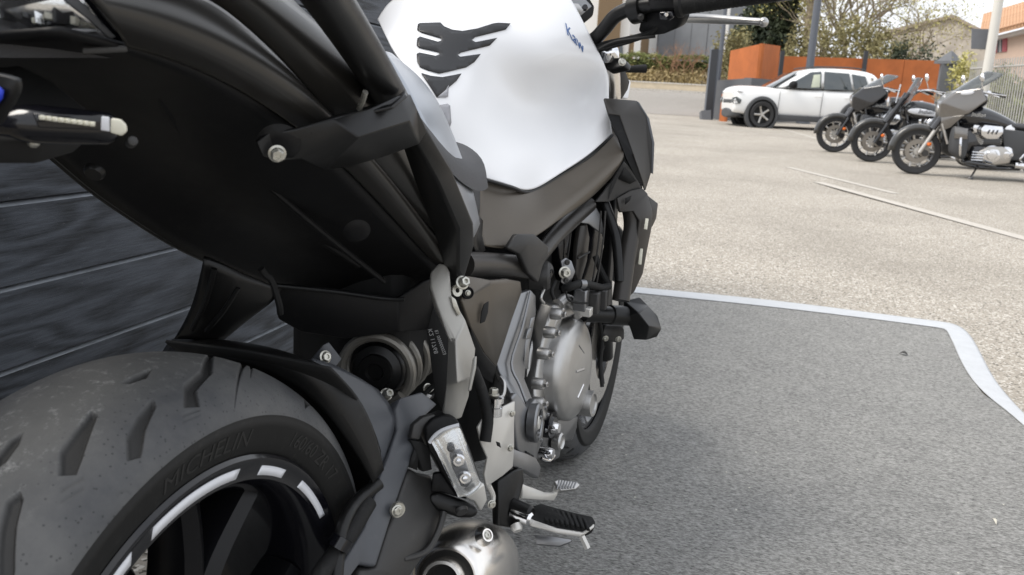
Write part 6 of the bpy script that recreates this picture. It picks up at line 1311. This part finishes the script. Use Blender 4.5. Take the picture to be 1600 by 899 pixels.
# bar fence at the right edge
bf = empty('bar_fence', gd(1570, 18)); tag(bf, 'pale metal fence of close vertical bars at the right edge behind the silver cruiser', 'fence')
M['barmetal'] = mk('galvanised_bar', (.46, .45, .42), .5, metal=.3)
A0, A1 = gd(1500, 24), gd(1690, 15.5); zA, zB = zt(1540, 104, 22.2)-gd(1540, 22.2).z, zt(1600, 88, 19)-gd(1600, 19).z
nb = 46; me_ = None
for k in range(nb+1):
    t = k/nb; p = A0+(A1-A0)*t; p.z = gz(p.x)
    if me_ is None:
        bm = bmesh.new(); box_bm(bm, (0, 0, zB/2), (.012, .012, zB/2)); o = link('bar', bm, M['barmetal'], bf, 0, local=True); me_ = o
    else:
        o = me_.copy(); COL.objects.link(o); o.parent = bf
    o.location = p-bf.location
for h in (.25, zB-.18):
    bm = bmesh.new(); sweep(bm, [Vector((A0.x, A0.y, gz(A0.x)+h)), Vector((A1.x, A1.y, gz(A1.x)+h))], .022, 8); bmesh.ops.recalc_face_normals(bm, faces=bm.faces[:]); link('rail', bm, M['barmetal'], bf, 0)
# bank beyond the road: cream retaining wall, dry grass, hedge
WX = RX1+2.4
def wedge(y0, y1): return
rwl = empty('retaining_wall', (WX, 0, gz(WX))); tag(rwl, 'low cream stone retaining wall along the far side of the road', 'wall')
zw = zt(1040, 131, (Vector((WX, gp(1040, 153).y, 0))-CAM).dot(FW))
bm = bmesh.new(); box_bm(bm, (WX+.2, 0, (gz(WX)+zw)/2), (.2, 60, (zw-gz(WX))/2)); link('wall_body', bm, M['creamwall'], rwl, 0)
bm = bmesh.new(); box_bm(bm, (WX+.19, 0, zw+.04), (.24, 60, .04)); link('coping', bm, M['path'], rwl, 0)
bm = bmesh.new()
g = [[bm.verts.new((WX+.4+x, y, zw-.03+z)) for y in range(-60, 61, 4)] for x, z in ((0, 0), (1.2, .45), (2.6, .8), (6, .9), (40, .9))]
for p, q in zip(g, g[1:]):
    for k in range(len(p)-1): bm.faces.new((p[k], p[k+1], q[k+1], q[k]))
bmesh.ops.recalc_face_normals(bm, faces=bm.faces[:]); M['bank'] = mk('dry_earth', (.20, .165, .105), 1., var=.3, vscale=1.5); tag(link('bank', bm, M['bank'], smooth=60), kind='structure')
def foliage(name, pts_fn, n, size, mt, parent=None, seed=1, flat=.4):
    """many small leaf faces scattered by pts_fn(rng) -> Vector; one mesh"""
    rg = random.Random(seed); vs = []; fs = []
    for i in range(n):
        p = pts_fn(rg); a = Vector((rg.gauss(0, 1), rg.gauss(0, 1), rg.gauss(0, flat))).normalized(); b_ = a.cross(Vector((rg.gauss(0, 1), rg.gauss(0, 1), rg.gauss(0, 1)))).normalized(); s = size*rg.uniform(.6, 1.4)
        k = len(vs); vs += [p-a*s, p+b_*s*.45, p+a*s, p-b_*s*.45]; fs.append((k, k+1, k+2, k+3))
    me = bpy.data.meshes.new(name); me.from_pydata([tuple(v) for v in vs], [], fs); return linkme(name, me, mt, parent, 0)
def leafmat(name, c1, c2):
    mt, t, b = newmat(name); N = t.nodes; L = t.links; tc = N.new('ShaderNodeTexCoord'); n = N.new('ShaderNodeTexNoise'); n.inputs['Scale'].default_value = 1.6; n.inputs['Detail'].default_value = 5; L.new(tc.outputs['Object'], n.inputs[0])
    r = N.new('ShaderNodeValToRGB'); r.color_ramp.elements[0].position = .35; r.color_ramp.elements[0].color = (*c1, 1); r.color_ramp.elements[1].position = .65; r.color_ramp.elements[1].color = (*c2, 1); L.new(n.outputs['Fac'], r.inputs[0]); L.new(r.outputs[0], b.inputs['Base Color']); b.inputs['Roughness'].default_value = .7
    b.inputs['Transmission Weight'].default_value = 0; return mt
M['hedge'] = leafmat('hedge_leaf', (.10, .13, .035), (.26, .27, .09)); M['dry'] = leafmat('dry_grass', (.22, .16, .07), (.36, .28, .13)); M['cyp'] = leafmat('cypress_leaf', (.018, .030, .016), (.05, .065, .028)); M['spring'+'leaf'] = leafmat('spring_leaf', (.34, .31, .09), (.55, .51, .20)); M['scrub'] = leafmat('scrub_leaf', (.16, .14, .06), (.30, .27, .12)); M['twig'] = mk('bare_twig', (.33, .28, .20), .9); M['bark'] = mk('tree_bark', (.20, .165, .125), .95, var=.3, vscale=3, bump=.6, bscale=20); M['redtwig'] = mk('reddish_twig', (.30, .17, .10), .9)
HX = WX+3.4; hy0, hy1 = gp(1112, 153).y*HX/gp(1112, 153).x-1.5, gp(965, 153).y*HX/gp(965, 153).x+4
hz0 = zw+.8; hz1 = zt(1040, 89, HX*.98)
hd = empty('hedge', (HX, (hy0+hy1)/2, hz0)); tag(hd, 'clipped green hedge on the bank above the cream retaining wall', 'hedge')
def hp_(rg):
    f = rg.random(); y = rg.uniform(hy0, hy1); bumpy = .18*math.sin(y*1.7)+.12*math.sin(y*4.1+1)
    if f < .6: return Vector((HX-.55+rg.gauss(0, .10)+bumpy*.5, y, rg.uniform(hz0-.3, hz1)))
    return Vector((HX+rg.uniform(-.6, .7), y, hz1+rg.gauss(0, .08)+bumpy*.4))
foliage('leaves', hp_, 9000, .085, M['hedge'], hd, 5)
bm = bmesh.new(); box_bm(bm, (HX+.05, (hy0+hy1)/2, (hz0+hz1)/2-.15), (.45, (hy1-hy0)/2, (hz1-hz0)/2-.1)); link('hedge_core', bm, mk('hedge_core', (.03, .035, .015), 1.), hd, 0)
def gr(rg):
    y = rg.uniform(hy0-3, hy1+2); t = rg.random(); return Vector((WX+.45+t*2.6, y, zw+.05+.8*t**.8+abs(rg.gauss(0, .16))))
tag(foliage('dry_grass', gr, 9000, .13, M['dry'], None, 8, 1.6), kind='stuff')
def twigs(bm, p, d, L, r, depth, rg, tips, spread=.55, sides=5, kids=(2, 3)):
    q = p+d*L; mid = (p+q)/2+Vector((rg.gauss(0, 1), rg.gauss(0, 1), rg.gauss(0, .5)))*L*.06
    sweep(bm, [p, mid, q], [r, r*.85, r*.68], sides, cap=False); tips.append((q, depth))
    if depth == 0: return
    for k in range(rg.randint(*kids)):
        nd = (d+Vector((rg.gauss(0, spread), rg.gauss(0, spread), rg.gauss(.12, spread*.7)))).normalized()
        twigs(bm, p+(q-p)*rg.uniform(.55, 1), nd, L*rg.uniform(.62, .85), r*.62, depth-1, rg, tips, spread, sides, kids)
def tree(name, label, base, H, r, depth, seed, leafm, nleaf, lsize, group=None, barkm='bark', spread=.5, trunk=.3, lean=(0, 0), droop=0, blob=.5, kids=(2, 3)):
    rg = random.Random(seed); e = empty(name, base); tag(e, label, 'tree' if 'shrub' not in name else 'shrub', group)
    bm = bmesh.new(); tips = []; top = base+Vector((lean[0], lean[1], H*trunk)); sweep(bm, [base-Vector((0, 0, .1)), (base+top)/2+Vector((.04*H*rg.gauss(0, .5), .04*H*rg.gauss(0, .5), 0)), top], [r, r*.8, r*.65], 8, cap=False)
    for k in range(rg.randint(3, 5)):
        d = Vector((rg.gauss(0, spread), rg.gauss(0, spread), 1)).normalized(); twigs(bm, top-Vector((0, 0, rg.uniform(0, .15)*H*trunk)), d, H*.24, r*.5, depth, rg, tips, spread, 5, kids)
    bmesh.ops.recalc_face_normals(bm, faces=bm.faces[:]); link('trunk', bm, M[barkm], e, 60)
    ends = [t for t in tips if t[1] <= 1]
    if nleaf:
        def lp_(rg2):
            t = rg2.choice(ends)[0]; return t+Vector((rg2.gauss(0, blob), rg2.gauss(0, blob), rg2.gauss(0, blob*.8)-droop))
        foliage('crown', lp_, nleaf, lsize, leafm, e, seed+1, 1.)
    return e
# cypress and its neighbours
def cone_tree(name, label, base, H, R, n, ls, seed, mt):
    e = empty(name, base); tag(e, label, 'tree', None); rg = random.Random(seed); bm = bmesh.new(); sweep(bm, [base, base+Vector((0, 0, H*.5)), base+Vector((0, 0, H*.97))], [R*.14, R*.1, R*.02], 8); bmesh.ops.recalc_face_normals(bm, faces=bm.faces[:]); link('trunk', bm, M['bark'], e)
    cl = [(rg.uniform(.06, 1), rg.uniform(0, 6.28)) for _ in range(150)]
    def f(rg2):
        t, a = rg2.choice(cl); rr_ = R*(math.sin(math.pi*min(1, t*.82+.14))**.7)*.85; return base+Vector((math.cos(a)*rr_+rg2.gauss(0, .22*R), math.sin(a)*rr_+rg2.gauss(0, .22*R), H*t+rg2.gauss(0, .28*R)))
    foliage('crown', f, n, ls, mt, e, seed, 1.5)
cone_tree('cypress_tree', 'dark green cypress tree above the orange steel screen', gd(1192, 44), 6.9, 1.0, 16000, .13, 11, M['cyp'])
cone_tree('cypress_tree', 'lower dark green conifer just left of the tall cypress', gd(1160, 46), 4.2, .8, 7000, .12, 12, M['cyp'])
# palm trunk beside it, crown above the frame
g = gd(1249, 41); pe = empty('palm_tree', g); tag(pe, 'rough bare palm trunk rising left of the thick grey lamp post', 'tree')
bm = bmesh.new(); pts = [g+Vector((0, 0, h)) for h in [i*.16 for i in range(46)]]; sweep(bm, pts, [.19+(.035 if i % 2 else 0) for i in range(46)], 12); bmesh.ops.recalc_face_normals(bm, faces=bm.faces[:]); link('trunk', bm, mk('palm_bark', (.27, .22, .15), 1., var=.4, vscale=6, bump=1., bscale=12), pe, 0)
topz = pts[-1]
def frond(rg): 
    a = rg.uniform(0, 6.28); t = rg.random(); return topz+Vector((math.cos(a)*2.4*t, math.sin(a)*2.4*t, 1.3*t-1.9*t*t+rg.gauss(0, .06)))
foliage('fronds', frond, 1500, .22, M['cyp'], pe, 4, .5)
tg = 'trees behind the orange fence'
tree('bare_tree', 'tall half bare tree with yellow green buds behind the white car', gd(1310, 42), 9.5, .15, 5, 21, M['springleaf'], 4200, .07, tg, 'twig', .42, .22, blob=.34)
tree('bare_tree', 'spreading bare tree with thin yellow leaves to the left of the stone house', gd(1352, 45), 10.5, .17, 5, 33, M['springleaf'], 2200, .07, tg, 'twig', .5, .2, lean=(0, .2), blob=.36)
tree('bare_tree', 'leaning open tree whose branches cross in front of the stone house gable', gd(1420, 40), 7.0, .10, 5, 41, M['springleaf'], 700, .06, tg, 'twig', .75, .25, lean=(.1, .2), blob=.3)
tree('budding_tree', 'pale budding tree between the palm trunk and the thick lamp post', gd(1275, 48), 8.0, .13, 5, 52, M['springleaf'], 2800, .075, tg, 'twig', .4, .25, blob=.42)
def shrub(label, px, d, w, h, n, ls, mt, seed, base=None):
    g = base or gd(px, d); e = empty('shrub', g); tag(e, label, 'shrub'); rg = random.Random(seed); bm = bmesh.new(); tips = []
    for k in range(6): twigs(bm, g+Vector((rg.gauss(0, w*.2), rg.gauss(0, w*.2), -.05)), Vector((rg.gauss(0, .5), rg.gauss(0, .5), 1)).normalized(), h*.42, .03, 2, rg, tips, .6, 4)
    bmesh.ops.recalc_face_normals(bm, faces=bm.faces[:]); link('stem', bm, M['twig'], e, 0)
    cl = [Vector((rg.gauss(0, w*.42), rg.gauss(0, w*.42), h*rg.uniform(.2, .95))) for _ in range(26)]
    foliage('foliage', lambda r2: g+r2.choice(cl)+Vector((r2.gauss(0, w*.14), r2.gauss(0, w*.14), r2.gauss(0, h*.10))), n, ls, mt, e, seed, 1.)
shrub('olive brown scrubby bush above the fence between lamp post and bare trees', 1300, 37, 1.5, 3.6, 4200, .075, M['scrub'], 61)
shrub('grey brown thicket behind the fence below the bare trees', 1365, 38, 1.6, 3.4, 4200, .075, M['scrub'], 62)
shrub('dark green bush above the fence at the foot of the stone house', 1405, 36, 1.3, 2.7, 3600, .07, M['cyp'], 63)
shrub('dull green bush left of the thick lamp post above the orange fence', 1232, 37, 1.0, 3.0, 3600, .075, M['scrub'], 64)
shrub('small yellow green bush beside the pointed grey pillar', 1487, 25, .35, 2.0, 1400, .05, M['springleaf'], 65)
shrub('dark green bush growing through the bar fence at the right edge', 1585, 23, .9, 1.7, 4200, .06, M['hedge'], 66)
shrub('dark green bush behind the bar fence next to the silver cruiser', 1540, 25.5, .9, 1.6, 3600, .06, M['hedge'], 68)
shrub('low brownish bush between the slim lamp post and the cypress', 1140, 36, .8, 2.8, 2600, .07, M['scrub'], 69)
b_ = Vector((WX+1.9, gp(1065, 153).y*(WX+1.9)/gp(1065, 153).x, zw+.6))
rg = random.Random(77); e = empty('shrub', b_); tag(e, 'leafless reddish twiggy shrub on the dry bank in front of the hedge', 'shrub'); bm = bmesh.new(); tips = []
for k in range(15): twigs(bm, b_+Vector((rg.gauss(0, .3), rg.gauss(0, .5), -.05)), Vector((rg.gauss(0, .4), rg.gauss(0, .6), 1)).normalized(), 1.1, .022, 3, rg, tips, .55, 4, (2, 3))
bmesh.ops.recalc_face_normals(bm, faces=bm.faces[:]); link('stem', bm, M['redtwig'], e, 0)
# ---- buildings
def boxhouse(name, label, cat='building'): e = empty(name, (0, 0, 0)); tag(e, label, cat); return e
def wall_at(name, pa, da, pb, db, ya, yb, th, mt, e, base=-.1): return slab(name, pa, da, pb, db, ya, yb, th, mt, e)
D = 78
e = boxhouse('modern_building', 'large plain blue grey clad building beyond the hedge'); e.location = gd(1060, D)
slab('facade', 996, D, 1121, D-4, -14, -34, 8., M['bluegrey'], e)
slab('corner_strip', 1121.5, D-4, 1126, D-4.1, -34, -34, .4, M['whitewall'], e)
for k in range(1, 5):
    px = 996+k*25; a, b2 = gd(px, D-4*k/5-.05), zt(px, -20, D-4*k/5); bm = bmesh.new(); sweep(bm, [a, Vector((a.x, a.y, b2))], .03, 4); bmesh.ops.recalc_face_normals(bm, faces=bm.faces[:]); link('cladding_joint', bm, M['greyrender'], e, 0)
e = boxhouse('white_building', 'white building with a brown panel seen beside the fork of the naked motorcycle'); e.location = gd(975, 72)
slab('facade', 900, 74, 976, 72, -40, -30, 7., M['whitewall'], e); slab('brown_panel', 976, 72.2, 986, 72.0, 55, 56, 4., M['brown'], e); slab('white_column', 986, 71.5, 995, 71.5, 58, 58, 1.2, M['whitewall'], e)
slab('upper_panel', 926, 71.8, 962, 71.8, -30, -30, .25, M['brown'], e)
for y0 in (68,): poly_thing('window', [at(962, 70, d=71.5), at(973, 70, d=71.5), at(973, 84, d=71.5), at(962, 84, d=71.5)], .1, M['carglass'], e)
# stone house with a gable
D = 58
e = boxhouse('stone_house', 'large rubble stone house with a broad gable behind the bare trees', 'house'); e.location = gd(1460, D)
pts = [gd(1385, D+3), gd(1552, D-3)]
apex = at(1487, 29, d=D); L_ = at(1393, 51, d=D+3); Rr = at(1552, 62, d=D-3)
poly_thing('gable_wall', [pts[0], pts[1], Rr, apex, L_], 9., M['rubble'], e)
for a, b2 in ((L_, apex), (apex, Rr)):
    n = Vector((-1, 0, 0)); up_ = Vector((0, 0, .22)); ov = (a-b2).normalized()*.5
    A_, B_ = (a+ov, b2) if a is L_ else (a, b2-ov)
    bm = bmesh.new(); q = [bm.verts.new(v) for v in (A_+Vector((-.3, 0, .01)), B_+Vector((-.3, 0, .01)), B_+Vector((9.2, 0, .01)), A_+Vector((9.2, 0, .01)))]; f = bm.faces.new(q); r2 = bmesh.ops.extrude_face_region(bm, geom=[f])
    for v in [t for t in r2['geom'] if isinstance(t, bmesh.types.BMVert)]: v.co.z += .2
    bmesh.ops.recalc_face_normals(bm, faces=bm.faces[:]); link('roof', bm, mk('weathered_tile', (.30, .25, .20), .95, var=.2, vscale=4), e, 0)
# pink house at the right edge
D = 44
e = boxhouse('pink_house', 'pink rendered house with red shutters and tiled roof at the right edge', 'house'); e.location = gd(1600, D)
slab('wall', 1538, D+1, 1760, D-9, 64, 8, 7., M['pinkwall'], e)
def at_w(px, py, off): 
    t = (px-1538)/(1760-1538); a = gd(1538, D+1); b2 = gd(1760, D-9); r = at(px, py, d=1)-CAM; n = Vector((b2-a).cross(Vector((0, 0, 1)))).normalized()
    if n.dot(CAM-a) < 0: n = -n
    s = (a+n*off-CAM).dot(n)/r.dot(n); return CAM+r*s
for x0, x1, y0, y1, nm, mt in ((1559, 1566, 58, 82, 'window', 'greyrender'), (1552, 1558.5, 59, 83, 'shutter', 'red'), (1566.5, 1573, 57, 81.5, 'shutter', 'red'), (1541, 1546, 76, 86, 'shutter', 'red')):
    o = poly_thing(nm, [at_w(x0, y0, .05), at_w(x1, y0-1, .05), at_w(x1-1, y1-1, .05), at_w(x0-1, y1, .05)], .06, M[mt], e)
    if nm == 'window': poly_thing('frame_bar', [at_w((x0+x1)/2-.3, y0, .08), at_w((x0+x1)/2+.3, y0, .08), at_w((x0+x1)/2-.2, y1, .08), at_w((x0+x1)/2-.8, y1, .08)], .03, M['whitewall'], o)
    if nm == 'shutter':
        for k in range(5):
            yy_ = y0+2+(y1-y0-4)*k/5; poly_thing('slat', [at_w(x0+.8, yy_, .07), at_w(x1-.8, yy_-.6, .07), at_w(x1-.9, yy_+1.6, .07), at_w(x0+.7, yy_+2.2, .07)], .02, M['red'], o)
poly_thing('eave', [at_w(1534, 62, .3), at_w(1760, 4, .3), at_w(1760, 12, .3), at_w(1534, 67, .3)], .5, M['whitewall'], e)
ev0, ev1 = at_w(1532, 60, .55), at_w(1765, 0, .55); bk_ = Vector((4.2, -.6, 1.35))
bm = bmesh.new(); q = [bm.verts.new(v) for v in (ev0, ev1, ev1+bk_, ev0+bk_)]; f = bm.faces.new(q); r2 = bmesh.ops.extrude_face_region(bm, geom=[f])
for v in [t for t in r2['geom'] if isinstance(t, bmesh.types.BMVert)]: v.co.z += .14
bmesh.ops.recalc_face_normals(bm, faces=bm.faces[:]); rf = link('roof', bm, M['tile'], e, 0)
dirx = (ev1-ev0); nrow = 40; first = None
for k in range(nrow+1):
    p = ev0+dirx*(k/nrow)+Vector((0, 0, .15))
    if first is None:
        bm = bmesh.new(); sweep(bm, [Vector((0, 0, 0)), bk_], .09, 6); bmesh.ops.recalc_face_normals(bm, faces=bm.faces[:]); first = link('tile_row', bm, M['tile'], rf, 60, local=True); o = first
    else: o = first.copy(); COL.objects.link(o); o.parent = rf
    o.location = p-org(rf)
